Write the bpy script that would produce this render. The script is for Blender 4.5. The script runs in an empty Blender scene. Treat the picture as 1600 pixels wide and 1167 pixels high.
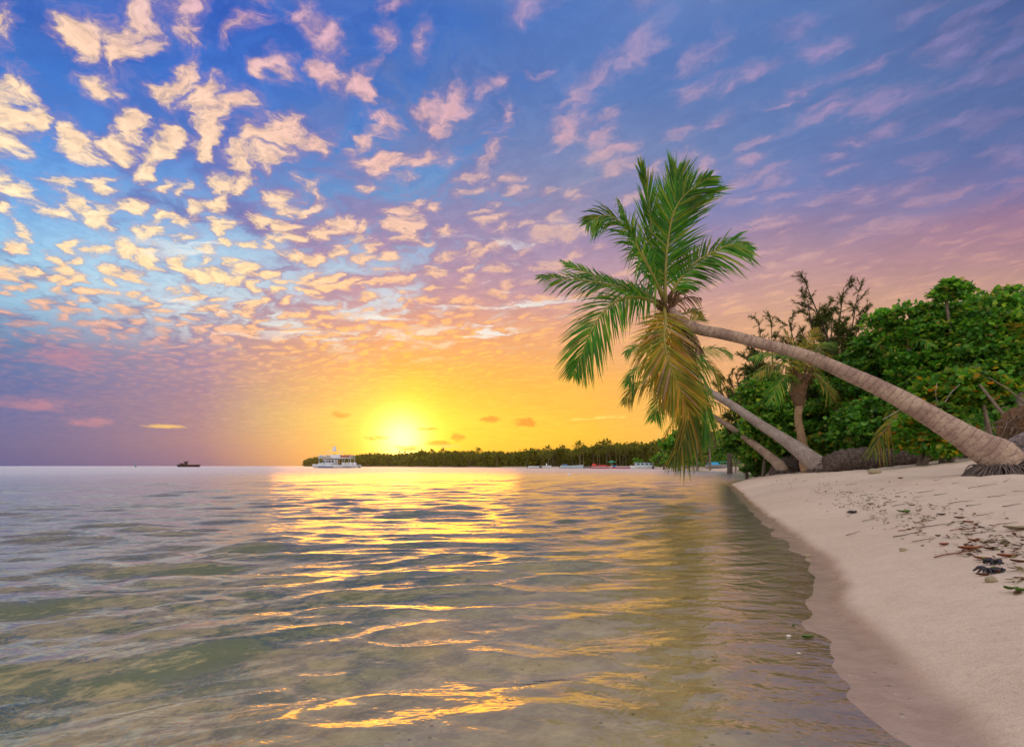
import bpy, bmesh, math, random
import numpy as np
from mathutils import Vector, Matrix
random.seed(7); RNG = np.random.default_rng(11)
sc = bpy.context.scene
COL = sc.collection
# ------------------------------------------------------------------ camera
H = 0.75                                   # lens height above the water
cam_d = bpy.data.cameras.new('camera'); cam = bpy.data.objects.new('camera', cam_d)
COL.objects.link(cam); sc.camera = cam
cam.location = (0, 0, H); cam.rotation_euler = (math.radians(90), 0, 0)
cam_d.sensor_width = 36; cam_d.lens = 18.0
cam_d.shift_y = 0.0903; cam_d.clip_start = 0.05; cam_d.clip_end = 60000
F = 800.0; HY = 728.0
def at(px, py, Y):
    return Vector(((px-800)/F*Y, Y, H-(py-HY)/F*Y))
def lin(c):
    return tuple((v/255/12.92 if v/255 <= .04045 else ((v/255+.055)/1.055)**2.4) for v in c)
# ------------------------------------------------------------------ exposure
sc.view_settings.view_transform = 'Standard'; sc.view_settings.look = 'None'
sc.view_settings.exposure = 0.0; sc.view_settings.gamma = 1.0
sc.cycles.use_denoising = True
sc.cycles.max_bounces = 8; sc.cycles.transparent_max_bounces = 24
sc.cycles.sample_clamp_indirect = 6.0
# ------------------------------------------------------------------ sun
SUN_AZ = math.atan((628-800)/F); SUN_EL = math.radians(2.9)
SUN = Vector((math.sin(SUN_AZ)*math.cos(SUN_EL), math.cos(SUN_AZ)*math.cos(SUN_EL), math.sin(SUN_EL)))
sl = bpy.data.lights.new('sun', 'SUN'); sun = bpy.data.objects.new('sun', sl); COL.objects.link(sun)
sl.energy = .5; sl.angle = math.radians(26.0); sl.color = (1.0, .36, .03)
sun.rotation_euler = SUN.to_track_quat('Z', 'Y').to_euler(); sun.location = (-40, 160, 30)
# ------------------------------------------------------------------ node helper
class NT:
    def __init__(s, tree): s.t = tree; s.n = tree.nodes; s.l = tree.links
    def sock(s, v, inp):
        if isinstance(v, (int, float)): inp.default_value = v
        elif isinstance(v, (tuple, list)):
            n = len(inp.default_value); v = tuple(v)
            inp.default_value = (v + (1,))[:n] if len(v) < n else v[:n]
        elif v is not None: s.l.new(v, inp)
    def node(s, typ, ins=None, out=0, **props):
        n = s.n.new(typ)
        for k, v in props.items(): setattr(n, k, v)
        for k, v in (ins or {}).items(): s.sock(v, n.inputs[k])
        return n.outputs[out] if out is not None else n
    def m(s, op, a, b=0.0, c=0.0, clamp=False):
        return s.node('ShaderNodeMath', {0: a, 1: b, 2: c}, operation=op, use_clamp=clamp)
    def vm(s, op, a, b=(0, 0, 0)):
        return s.node('ShaderNodeVectorMath', {0: a, 1: b}, out=1 if op in ('DOT_PRODUCT', 'LENGTH') else 0, operation=op)
    def sm(s, x, a, b, lo=0.0, hi=1.0, kind='SMOOTHSTEP'):
        return s.node('ShaderNodeMapRange', {0: x, 1: a, 2: b, 3: lo, 4: hi}, interpolation_type=kind)
    def mix(s, f, a, b, mode='MIX'):
        return s.node('ShaderNodeMix', {0: f, 6: a, 7: b}, out=2, data_type='RGBA', blend_type=mode)
    def noise(s, vec, scale, detail=2.0, rough=.5, dist=0.0, col=False):
        return s.node('ShaderNodeTexNoise', {'Vector': vec, 'Scale': scale, 'Detail': detail, 'Roughness': rough, 'Distortion': dist}, out=1 if col else 0)
    def ramp(s, fac, stops, interp='LINEAR'):
        n = s.n.new('ShaderNodeValToRGB'); cr = n.color_ramp; cr.interpolation = interp
        stops = sorted(stops, key=lambda q: q[0])
        cr.elements[0].position = stops[0][0]; cr.elements[0].color = (*stops[0][1], 1)
        cr.elements[1].position = stops[-1][0]; cr.elements[1].color = (*stops[-1][1], 1)
        for p, c in stops[1:-1]:
            e = cr.elements.new(p); e.color = (*c, 1)
        s.sock(fac, n.inputs[0]); return n.outputs[0]
# ------------------------------------------------------------------ world: sunset sky with altocumulus on a cloud layer
w = bpy.data.worlds.new('World'); sc.world = w; w.use_nodes = True
w.node_tree.nodes.clear(); T = NT(w.node_tree)
TC = T.node('ShaderNodeTexCoord', out=0)
D = T.vm('NORMALIZE', TC)
sx = T.node('ShaderNodeSeparateXYZ', {0: D}, out=None)
dx, dy, dz = sx.outputs
hor = T.m('SQRT', T.m('ADD', T.m('MULTIPLY', dx, dx), T.m('MULTIPLY', dy, dy)))
tel = T.m('DIVIDE', dz, T.m('MAXIMUM', hor, .02))              # tan(elevation)
az = T.m('ARCTAN2', dx, dy)
wob = T.noise(D, 3.0, 3.0)
tw = T.m('ADD', tel, T.m('MULTIPLY', T.m('SUBTRACT', wob, .5), T.sm(tel, .1, .5, .02, .09)))
pos = T.m('DIVIDE', tw, 1.4, clamp=True)
azw = T.m('ADD', az, T.m('MULTIPLY', T.m('SUBTRACT', T.noise(D, 2.3, 2.0), .5), .25))
ZEN = (.62, .60, .72)  # overhead sky out of view, raised to throw more light on sand and leaves
def column(px, rows, zen=ZEN):
    a = math.atan((px-800)/F); st = []
    for py, c in rows:
        st.append((max(0, (HY-py)/F*math.cos(a))/1.4, lin(c)))
    st.append((1.0, zen))
    return T.ramp(pos, st)
AZ = [math.atan((p-800)/F) for p in (0, 330, 620, 900, 1250, 1600)]
def across(cols, pxs):
    azs = [math.atan((p-800)/F) for p in pxs]
    c = cols[0]
    for i in range(1, len(cols)):
        c = T.mix(T.sm(azw, azs[i-1], azs[i], kind='LINEAR'), c, cols[i])
    return c
gap = across([
 column(0, [(0,(38,96,190)),(150,(62,135,222)),(300,(115,175,232)),(420,(170,215,238)),(480,(150,190,218)),(535,(100,128,172)),(600,(86,106,164)),(728,(88,98,154))]),
 column(330, [(0,(45,95,192)),(150,(62,118,208)),(300,(110,155,215)),(420,(185,218,235)),(500,(215,225,228)),(545,(185,150,160)),(600,(160,126,148)),(660,(150,118,140)),(728,(126,106,140))]),
 column(620, [(0,(55,105,192)),(150,(65,120,200)),(300,(100,150,205)),(400,(160,190,220)),(480,(220,225,228)),(530,(255,235,205)),(575,(255,190,70)),(640,(255,215,40)),(728,(255,190,50))]),
 column(900, [(0,(80,130,200)),(150,(85,135,205)),(280,(125,160,205)),(380,(170,185,215)),(450,(200,205,220)),(510,(248,190,140)),(600,(255,185,60)),(680,(255,198,50)),(728,(250,185,60))]),
 column(1250, [(0,(78,120,192)),(150,(88,125,195)),(280,(110,145,195)),(360,(135,140,185)),(430,(195,160,165)),(520,(240,175,130)),(600,(250,185,90)),(728,(250,185,80))]),
 column(1600, [(0,(66,92,165)),(200,(75,105,178)),(300,(100,115,175)),(350,(150,116,148)),(430,(190,145,138)),(560,(225,162,122)),(728,(235,175,120))]),
], (0, 330, 620, 900, 1250, 1600))
shade = across([
 column(0, [(0,(48,100,188)),(150,(62,118,200)),(300,(88,128,190)),(420,(125,150,190)),(500,(108,128,170)),(560,(86,108,164)),(640,(80,98,158)),(728,(86,96,152))]),
 column(330, [(0,(48,100,192)),(200,(72,112,194)),(350,(108,115,176)),(430,(130,132,178)),(500,(148,138,168)),(560,(150,126,158)),(640,(146,116,144)),(728,(126,106,140))]),
 column(620, [(0,(60,104,184)),(200,(96,120,180)),(300,(128,130,180)),(400,(158,135,170)),(470,(190,142,155)),(520,(225,150,115)),(570,(250,165,70)),(620,(255,190,40)),(660,(255,220,50)),(728,(255,180,50))]),
 column(900, [(0,(80,118,188)),(150,(90,124,186)),(280,(132,138,176)),(380,(162,140,172)),(450,(192,150,160)),(520,(235,165,120)),(600,(252,180,72)),(680,(255,195,55)),(728,(250,182,65))]),
 column(1250, [(0,(84,116,178)),(200,(92,122,178)),(310,(110,124,178)),(360,(150,128,160)),(430,(190,148,148)),(500,(216,164,130)),(600,(235,170,120)),(728,(240,172,105))]),
 column(1600, [(0,(72,94,150)),(200,(86,106,160)),(290,(102,112,168)),(330,(146,112,148)),(390,(164,124,140)),(430,(186,144,136)),(500,(208,155,128)),(728,(218,162,130))]),
], (0, 330, 620, 900, 1250, 1600))
litc = across([
 column(0, [(0,(238,200,165)),(300,(255,222,180)),(420,(252,205,155)),(480,(225,165,140)),(540,(165,125,145)),(640,(140,112,150)),(728,(100,100,150))]),
 column(330, [(0,(205,160,178)),(150,(232,190,165)),(300,(240,205,168)),(430,(255,215,160)),(500,(235,180,145)),(560,(200,145,145)),(660,(190,138,125)),(728,(140,110,138))]),
 column(620, [(0,(195,155,180)),(200,(220,172,170)),(330,(232,188,165)),(430,(242,192,150)),(500,(252,180,115)),(560,(255,190,70)),(640,(255,230,70)),(728,(255,190,50))]),
 column(900, [(0,(185,152,185)),(200,(215,165,172)),(330,(230,185,165)),(430,(232,182,155)),(510,(250,185,115)),(600,(255,200,75)),(728,(250,190,60))]),
 column(1250, [(0,(140,135,185)),(150,(195,150,182)),(300,(190,150,175)),(400,(210,165,160)),(500,(235,180,130)),(728,(250,190,90))]),
 column(1600, [(0,(100,112,175)),(200,(125,125,178)),(320,(176,124,148)),(430,(204,152,138)),(728,(235,172,115))]),
], (0, 330, 620, 900, 1250, 1600))
# cloud layer coordinates (a curved layer, so rows crowd together towards the horizon)
den = T.m('ADD', T.m('MAXIMUM', dz, 0.0), .07)
P = T.node('ShaderNodeCombineXYZ', {0: T.m('DIVIDE', dx, den), 1: T.m('DIVIDE', dy, den), 2: 0.0})
warp = T.vm('SCALE', T.vm('SUBTRACT', T.noise(P, 1.6, 2.0, col=True), (.5, .5, .5)))
warp.node.inputs[3].default_value = .3
P2 = T.vm('ADD', P, warp)
warp2 = T.vm('SCALE', T.vm('SUBTRACT', T.noise(P, 7.5, 3.0, .6, col=True), (.5, .5, .5)))
warp2.node.inputs[3].default_value = .16
P2 = T.vm('ADD', P2, warp2)
Pm = T.node('ShaderNodeMapping', {0: T.node('ShaderNodeMapping', {0: P2, 2: (0, 0, math.radians(-50))}), 3: (1.3, .74, 1)})
def smvor(vec, scale, smooth=.35):
    n = T.node('ShaderNodeTexVoronoi', {'Vector': vec, 'Scale': scale, 'Smoothness': smooth}, out=None, feature='SMOOTH_F1', voronoi_dimensions='2D')
    return n.outputs['Distance']
cell = smvor(Pm, 9.0, .6)
fine = T.noise(Pm, 13.0, 5.0, .68)
big = T.noise(P, .75, 3.0, .55)
cells = T.m('SUBTRACT', 1.0, T.m('MULTIPLY', cell, 1.25))
lump = T.m('ADD', T.m('MULTIPLY', cells, .60), T.m('MULTIPLY', fine, .80))
mid = T.noise(Pm, 4.2, 3.0, .55, .4)
side = T.sm(az, math.atan(-.9), math.atan(.75), 0, 1)          # clear on the left, closed on the right
# shade cloud cover
cov = T.m('ADD', T.m('ADD', mid, T.m('MULTIPLY', side, .34)), T.m('MULTIPLY', T.m('SUBTRACT', big, .5), .8))
cov = T.m('ADD', cov, T.m('MULTIPLY', T.m('SUBTRACT', fine, .5), .55))
covm = T.sm(cov, .38, .62)
col = T.mix(covm, gap, shade)
mot = T.m('ADD', T.m('MULTIPLY', T.m('MULTIPLY', T.sm(fine, .3, .7, -.13, .13), T.sm(side, .3, 1.0, 1.0, .35)), T.sm(tel, .08, .3)), T.m('MULTIPLY', T.m('SUBTRACT', mid, .5), .35))
mot = T.m('ADD', 1.0, mot)
col = T.mix(1.0, col, T.node('ShaderNodeCombineColor', {0: mot, 1: mot, 2: T.m('ADD', T.m('MULTIPLY', mot, .6), .4)}), 'MULTIPLY')
# sunlit cloudlets
lit = T.m('ADD', lump, T.m('MULTIPLY', T.m('SUBTRACT', mid, .5), .70))
lit = T.m('SUBTRACT', lit, T.m('ADD', T.m('MULTIPLY', side, .06), T.m('MULTIPLY', T.sm(tel, .5, .85, 0, .07), T.sm(az, -.6, -.2))))
soft = T.sm(side, 0, .8, .15, .34)
litm = T.sm(lit, .535, T.m('ADD', .75, soft))
litm = T.m('MULTIPLY', litm, T.sm(side, .25, 1.0, .96, .55))
litm = T.m('MULTIPLY', litm, T.sm(tel, .10, .26, .25, 1.0))
litm = T.m('MULTIPLY', litm, T.sm(tel, .0, .05, 0.0, 1.0))
core = T.m('MULTIPLY', T.sm(lit, .66, .96, .86, 1.22), T.sm(T.noise(Pm, 26.0, 4.0, .65), .3, .7, .86, 1.12))
core = T.m('ADD', 1.0, T.m('MULTIPLY', T.m('SUBTRACT', core, 1.0), T.sm(side, 0, .7, 1.0, .3)))
lc = T.mix(1.0, litc, T.node('ShaderNodeCombineColor', {0: core, 1: core, 2: core}), 'MULTIPLY')
lc = T.mix(T.sm(lit, .66, T.m('ADD', .78, T.m('MULTIPLY', side, .1))), T.mix(.55, shade, lin((214, 150, 165))), lc)
col = T.mix(litm, col, lc)
# bright chinks between the low streaks towards the sun
str_ = T.node('ShaderNodeMapping', {0: P2, 2: (0, 0, math.radians(14)), 3: (1.5, 4.2, 1)})
chn = T.noise(str_, 1.1, 5.0, .62, .3)
chm = T.m('MULTIPLY', T.sm(chn, .565, .66), T.m('MULTIPLY', T.sm(tel, .20, .26), T.sm(tel, .36, .50, 1, 0)))
chm = T.m('MULTIPLY', chm, T.m('MULTIPLY', T.sm(az, -.72, -.5), T.sm(az, .0, .22, 1, 0)))
col = T.mix(T.m('MULTIPLY', chm, .85), col, lin((238, 240, 235)))
# thin low banks
lb = T.node('ShaderNodeCombineXYZ', {0: T.m('MULTIPLY', az, 5.0), 1: T.m('MULTIPLY', tel, 34.0), 2: 3.3})
lbn = T.noise(lb, 1.0, 4.0, .55)
lbm = T.m('MULTIPLY', T.sm(lbn, .5, .72, 0, .35), T.sm(tel, .2, .28, 1, 0))
col = T.mix(lbm, col, T.mix(.5, litc, shade))
# glow of the veiled sun
def glow(dv, k):
    dd = T.vm('DOT_PRODUCT', D, tuple(dv))
    return T.m('EXPONENT', T.m('MULTIPLY', T.m('SUBTRACT', dd, 1.0), k))
g1 = glow(SUN, 1100.0); g2 = glow(SUN, 290.0); g3 = glow(SUN, 60.0)
def addg(col, g, c): return T.mix(g, col, tuple(c), 'ADD')
gmod = T.m('MULTIPLY', g2, T.sm(fine, .3, .7, .8, 1.1))
col = T.mix(T.m('MULTIPLY', g3, .30), col, (1.0, .50, .03))
col = T.mix(T.m('MULTIPLY', gmod, .70), col, (1.9, 1.12, .04))
col = addg(col, g1, (1.9, 1.6, .6))
# ragged low cloudlets in front of the glow
def puff(px, py, rx, ry):
    a = math.atan((px-800)/F); t = (HY-py)/F*math.cos(a)
    u = T.m('DIVIDE', T.m('SUBTRACT', az, a), rx/F); v = T.m('DIVIDE', T.m('SUBTRACT', tel, t), ry/F)
    return T.m('SUBTRACT', 1.0, T.m('ADD', T.m('MULTIPLY', u, u), T.m('MULTIPLY', v, v)))
pn = T.noise(T.node('ShaderNodeCombineXYZ', {0: T.m('MULTIPLY', az, 40.0), 1: T.m('MULTIPLY', tel, 90.0), 2: .7}), 1.0, 4.0, .6)
pm = None
for q in ((766,655,22,7),(820,660,28,9),(668,670,17,4),(682,692,28,6),(716,683,16,8),(640,702,20,4),(530,648,20,6),(590,684,24,5)):
    p = puff(*q); pm = p if pm is None else T.m('MAXIMUM', pm, p)
pmask = T.sm(T.m('ADD', T.m('MAXIMUM', pm, -1.0), T.m('MULTIPLY', T.m('SUBTRACT', pn, .5), 2.6)), .1, 1.1, 0, .75)
col = T.mix(pmask, col, lin((222, 120, 30)))
def wisp(rows, c, strength):
    global col
    pm = None
    for q in rows:
        p = puff(*q); pm = p if pm is None else T.m('MAXIMUM', pm, p)
    k = T.sm(T.m('ADD', T.m('MAXIMUM', pm, -1.5), T.m('MULTIPLY', T.m('SUBTRACT', pn, .5), 3.0)), -.1, 1.2, 0, strength)
    col = T.mix(k, col, lin(c))
wisp([(60,632,42,9),(138,660,26,7),(110,560,38,14)], (190,130,150), .75)
wisp([(258,666,26,3),(690,697,30,3),(640,699,34,4)], (255,205,110), .8)
wisp([(950,652,34,3),(910,655,22,2)], (255,225,110), .8)
# unseen sky behind and above the viewer, brightened as added fill for the land
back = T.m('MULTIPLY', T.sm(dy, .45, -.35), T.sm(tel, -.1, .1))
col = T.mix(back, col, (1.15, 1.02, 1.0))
nish = T.node('ShaderNodeTexSky', sky_type='NISHITA', sun_disc=False, sun_elevation=SUN_EL, sun_rotation=-SUN_AZ if False else SUN_AZ, air_density=1.0, dust_density=1.5)
bg1 = T.node('ShaderNodeBackground', {0: nish, 1: .012})
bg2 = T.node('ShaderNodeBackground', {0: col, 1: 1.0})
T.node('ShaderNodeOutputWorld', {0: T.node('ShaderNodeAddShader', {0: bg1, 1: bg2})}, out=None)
w.cycles.sampling_method = 'MANUAL'; w.cycles.sample_map_resolution = 512
# ================================================================== helpers for things
def tag(o, label=None, cat=None, group=None, kind=None):
    if label: o['label'] = label
    if cat: o['category'] = cat
    if group: o['group'] = group
    if kind: o['kind'] = kind
    return o
def empty(name, loc, label, cat, group=None, rz=0):
    o = bpy.data.objects.new(name, None); COL.objects.link(o); o.location = loc; o.rotation_euler.z = rz
    o.empty_display_size = .2
    return tag(o, label, cat, group)
def copy_thing(root, loc, label=None, rz=0, s=1.0, group=None):
    r = root.copy(); COL.objects.link(r); r.location = loc; r.rotation_euler = (0, 0, rz); r.scale = (s, s, s)
    if label: r['label'] = label
    if group: r['group'] = group
    for ch in list(root.children):
        c = ch.copy(); COL.objects.link(c); c.parent = r
        for g in list(ch.children):
            d = g.copy(); COL.objects.link(d); d.parent = c
    return r
class MB:
    """collects arrays of vertices and quads/tris, several materials"""
    def __init__(s): s.v = []; s.f = []; s.mi = []; s.n = 0; s.uv = []; s.smooth = []
    def add(s, v, f, mi=0, uv=None, smooth=True):
        v = np.array(v, float).reshape(-1, 3); f = np.asarray(f, int)
        s.v.append(v); s.f.append(f + s.n); s.mi.append(np.full(len(f), mi)); s.n += len(v)
        s.smooth.append(np.full(len(f), smooth))
        s.uv.append(np.zeros((len(v), 2)) if uv is None else np.asarray(uv, float))
        return s
    def build(s, name, mats, parent=None, origin=None):
        me = bpy.data.meshes.new(name)
        v = np.concatenate(s.v)
        if origin is not None: v = v - np.asarray(origin)
        elif parent is not None and parent.get('_o') is not None: v = v - np.array(parent['_o'])
        me.vertices.add(len(v)); me.vertices.foreach_set('co', v.astype(np.float32).ravel())
        loops = np.concatenate([f.ravel() for f in s.f]); tot = np.concatenate([np.full(len(f), f.shape[1]) for f in s.f])
        start = np.concatenate([[0], np.cumsum(tot)[:-1]])
        me.loops.add(len(loops)); me.loops.foreach_set('vertex_index', loops.astype(np.int32))
        me.polygons.add(len(tot)); me.polygons.foreach_set('loop_start', start.astype(np.int32)); me.polygons.foreach_set('loop_total', tot.astype(np.int32))
        me.polygons.foreach_set('material_index', np.concatenate(s.mi).astype(np.int32))
        me.polygons.foreach_set('use_smooth', np.concatenate(s.smooth))
        uv = np.concatenate(s.uv)
        if uv.any():
            l = me.uv_layers.new(name='uv'); l.data.foreach_set('uv', uv[loops].astype(np.float32).ravel())
        for m in (mats if isinstance(mats, (list, tuple)) else [mats]): me.materials.append(m)
        me.update(calc_edges=True); me.validate()
        o = bpy.data.objects.new(name, me); COL.objects.link(o)
        if parent is not None: o.parent = parent
        elif origin is not None: o.location = origin
        return o
def root(name, loc, label, cat, group=None):
    o = empty(name, loc, label, cat, group); ORG[o.name] = Vector(loc); return o
ORG = {}
def part(mb, name, mat, parent):
    """vertices of mb are in world space; parent is an unrotated empty or a mesh under one"""
    p = parent; 
    while p.parent is not None: p = p.parent
    return mb.build(name, mat, parent, origin=np.array(ORG[p.name]) if p.name in ORG else np.zeros(3))
def single(mb, name, mat, label, cat, group=None, origin=None):
    v = np.concatenate(mb.v); o = origin if origin is not None else (v[:, 0].mean(), v[:, 1].mean(), v[:, 2].min())
    return tag(mb.build(name, mat, None, origin=np.array(o)), label, cat, group)
def catmull(pts, n):
    P = np.asarray(pts, float); P = np.vstack([2*P[0]-P[1], P, 2*P[-1]-P[-2]]); out = []
    k = len(P)-3
    for t in np.linspace(0, k, n):
        i = min(int(t), k-1); u = t-i
        a, b, c, d = P[i], P[i+1], P[i+2], P[i+3]
        out.append(.5*((2*b)+(-a+c)*u+(2*a-5*b+4*c-d)*u*u+(-a+3*b-3*c+d)*u**3))
    return np.array(out)
def tube(mb, path, rad, sides=8, mi=0, cap=True, rough=0.0, flat=1.0):
    path = np.asarray(path, float); n = len(path); rad = np.broadcast_to(np.asarray(rad, float), (n,))
    tan = np.gradient(path, axis=0); tan /= np.linalg.norm(tan, axis=1)[:, None]+1e-9
    ref = np.array([0, 0, 1.]) if abs(tan[0][2]) < .9 else np.array([1., 0, 0])
    a = np.cross(tan, ref); a /= np.linalg.norm(a, axis=1)[:, None]+1e-9
    for i in range(1, n):
        if a[i] @ a[i-1] < 0: a[i] = -a[i]
    b = np.cross(tan, a)
    th = np.linspace(0, 2*np.pi, sides+1)
    L = np.concatenate([[0], np.cumsum(np.linalg.norm(np.diff(path, axis=0), axis=1))])
    r = rad[:, None]*(1+rough*RNG.uniform(-1, 1, (n, sides+1))); r[:, -1] = r[:, 0]
    v = path[:, None]+r[..., None]*(np.cos(th)[None, :, None]*a[:, None]*flat+np.sin(th)[None, :, None]*b[:, None])
    uv = np.stack(np.broadcast_arrays(th[None, :]/(2*np.pi), L[:, None]), -1)
    i, j = np.meshgrid(np.arange(n-1), np.arange(sides), indexing='ij'); i = i.ravel(); j = j.ravel(); S = sides+1
    f = np.stack([i*S+j, i*S+j+1, (i+1)*S+j+1, (i+1)*S+j], 1)
    mb.add(v.reshape(-1, 3), f, mi, uv.reshape(-1, 2))
    if cap:
        for e, idx in ((0, np.arange(sides)[::-1]), (n-1, (n-1)*S+np.arange(sides))):
            c = path[e]; ring = v[e][:-1]
            vv = np.vstack([ring, c[None]]); ff = [[k, (k+1) % sides, sides] if e else [(k+1) % sides, k, sides] for k in range(sides)]
            mb.add(vv, ff, mi, np.tile([[.5, L[e]]], (sides+1, 1)))
    return mb
def box(mb, c, s, mi=0, rz=0.0, taper=1.0, bevel=0.0):
    x, y, z = np.array(s)/2
    if bevel:
        bm = bmesh.new(); bmesh.ops.create_cube(bm, size=1)
        for v in bm.verts: v.co = Vector((v.co.x*s[0], v.co.y*s[1], v.co.z*s[2]))
        bmesh.ops.bevel(bm, geom=list(bm.edges), offset=bevel, segments=1, affect='EDGES')
        vs = np.array([v.co[:] for v in bm.verts]); fs = [[v.index for v in f.verts] for f in bm.faces]; bm.free()
    else:
        vs = np.array([[sx_*x, sy_*y, sz_*z] for sz_ in (-1, 1) for sy_ in (-1, 1) for sx_ in (-1, 1)], float)
        fs = [[0, 2, 3, 1], [4, 5, 7, 6], [0, 1, 5, 4], [2, 6, 7, 3], [0, 4, 6, 2], [1, 3, 7, 5]]
    vs[:, :2] *= np.where(vs[:, 2:] > 0, taper, 1.0)
    cr, sr = math.cos(rz), math.sin(rz)
    vs = np.stack([vs[:, 0]*cr-vs[:, 1]*sr, vs[:, 0]*sr+vs[:, 1]*cr, vs[:, 2]], 1)+np.array(c)
    for k in sorted(set(len(f) for f in fs)):
        g = [f for f in fs if len(f) == k]
        mb.v.append(vs); mb.f.append(np.array(g)+mb.n); mb.n += len(vs); mb.mi.append(np.full(len(g), mi)); mb.smooth.append(np.full(len(g), False)); mb.uv.append(np.zeros((len(vs), 2)))
    return mb
# ------------------------------------------------------------------ value noise for geometry
_tab = RNG.random((256, 256))
def vnoise(x, y, s=1.0, oct=3):
    x = np.asarray(x, float)*s; y = np.asarray(y, float)*s; o = 0; amp = 1; tot = 0
    for k in range(oct):
        xi = np.floor(x).astype(int); yi = np.floor(y).astype(int); u = x-xi; v = y-yi
        u = u*u*(3-2*u); v = v*v*(3-2*v)
        g = lambda a, b: _tab[(a+17*k) % 256, (b+31*k) % 256]
        o = o+amp*((g(xi, yi)*(1-u)+g(xi+1, yi)*u)*(1-v)+(g(xi, yi+1)*(1-u)+g(xi+1, yi+1)*u)*v)
        tot += amp; amp *= .5; x = x*2.03+5.1; y = y*2.03+9.7
    return o/tot-.5
# ================================================================== materials
def mat(name, build, **kw):
    m = bpy.data.materials.new(name); m.use_nodes = True; m.node_tree.nodes.clear(); N = NT(m.node_tree)
    sh = build(N); N.node('ShaderNodeOutputMaterial', {0: sh}, out=None)
    return m
def bsdf(N, color, rough=.7, spec=.3, bump=None, bstr=.3, bdist=.02, metal=0.0, **ex):
    ins = {'Base Color': color, 'Roughness': rough, 'Specular IOR Level': spec, 'Metallic': metal}
    if bump is not None: ins['Normal'] = N.node('ShaderNodeBump', {'Height': bump, 'Strength': bstr, 'Distance': bdist})
    ins.update(ex)
    return N.node('ShaderNodeBsdfPrincipled', ins)
def objc(N): return N.node('ShaderNodeTexCoord', out=3)
def wpos(N): return N.node('ShaderNodeNewGeometry', out=0)
def rnd(N): return N.node('ShaderNodeNewGeometry', out=None).outputs['Random Per Island']
def plain(name, c, rough=.5, var=.15, scale=3.0, metal=0.0, spec=.4):
    def b(N):
        n = N.noise(objc(N), scale, 4.0, .6)
        k = N.sm(n, .3, .7, 1-var, 1+var*.4, 'LINEAR')
        return bsdf(N, N.mix(1.0, tuple(c), N.node('ShaderNodeCombineColor', {0: k, 1: k, 2: k}), 'MULTIPLY'), N.sm(n, .3, .7, rough*.85, min(1, rough*1.2)), spec, n, .15, .01, metal)
    return mat(name, b)
def leafmat(name, stops, trans=.52, rough=.42, spec=.35):
    def b(N):
        r = rnd(N); c = N.ramp(r, stops)
        n = N.noise(wpos(N), 1.3, 4.0, .6); k = N.sm(n, .3, .7, .5, 1.45, 'LINEAR')
        c = N.mix(1.0, c, N.node('ShaderNodeCombineColor', {0: k, 1: k, 2: k}), 'MULTIPLY')
        p = bsdf(N, c, rough, spec)
        tr = N.node('ShaderNodeBsdfTranslucent', {0: N.mix(1.0, c, (1.25, 1.15, .5), 'MULTIPLY')})
        return N.node('ShaderNodeMixShader', {0: trans, 1: p, 2: tr})
    return mat(name, b)
M = {}
def g_(*a): return tuple(a)
M['palm_green'] = leafmat('palm_leaflet_green', [(0, (.035, .17, .015)), (.45, (.065, .27, .02)), (.8, (.17, .36, .025)), (1, (.34, .36, .04))])
M['palm_yellow'] = leafmat('palm_leaflet_yellowing', [(0, (0.148, 0.231, 0.021)), (.4, (0.314, 0.298, 0.024)), (.75, (0.595, 0.397, 0.033)), (.9, (0.463, 0.247, 0.049)), (1, (0.562, 0.478, 0.363))])
M['palm_olive'] = leafmat('palm_leaflet_olive', [(0, (0.047, 0.125, 0.016)), (.5, (0.156, 0.218, 0.019)), (.8, (0.374, 0.296, 0.031)), (1, (0.343, 0.187, 0.047))])
M['palm_dead'] = leafmat('palm_leaflet_dry', [(0, (.10, .06, .035)), (.5, (.20, .13, .075)), (1, (.33, .26, .18))], .2, .7, .1)
M['leaf_bright'] = leafmat('seagrape_leaf', [(0, (0.047, 0.162, 0.027)), (.4, (0.095, 0.324, 0.034)), (.75, (0.203, 0.486, 0.047)), (.93, (0.432, 0.567, 0.068)), (1, (0.459, 0.324, 0.135))])
M['leaf_deep'] = leafmat('dense_leaf', [(0, (0.042, 0.154, 0.025)), (.5, (0.084, 0.294, 0.035)), (.9, (0.224, 0.476, 0.056)), (1, (0.392, 0.336, 0.112))])
M['leaf_autumn'] = leafmat('mixed_orange_leaf', [(0, (.05, .20, .02)), (.55, (.12, .32, .03)), (.86, (.30, .36, .03)), (.93, (.42, .24, .02)), (1, (.45, .14, .015))])
M['needle'] = leafmat('casuarina_needles', [(0, (0.039, 0.072, 0.018)), (.6, (0.091, 0.143, 0.033)), (1, (0.195, 0.169, 0.065))], .35, .6, .1)
M['far_leaf'] = leafmat('distant_foliage', [(0, (.07, .10, .010)), (.5, (.15, .19, .016)), (1, (.28, .29, .025))], .5)
M['rachis'] = plain('frond_midrib', (.30, .27, .05), .5, .3)
M['rachis_dry'] = plain('dry_midrib', (.26, .16, .08), .7, .3)
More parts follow.
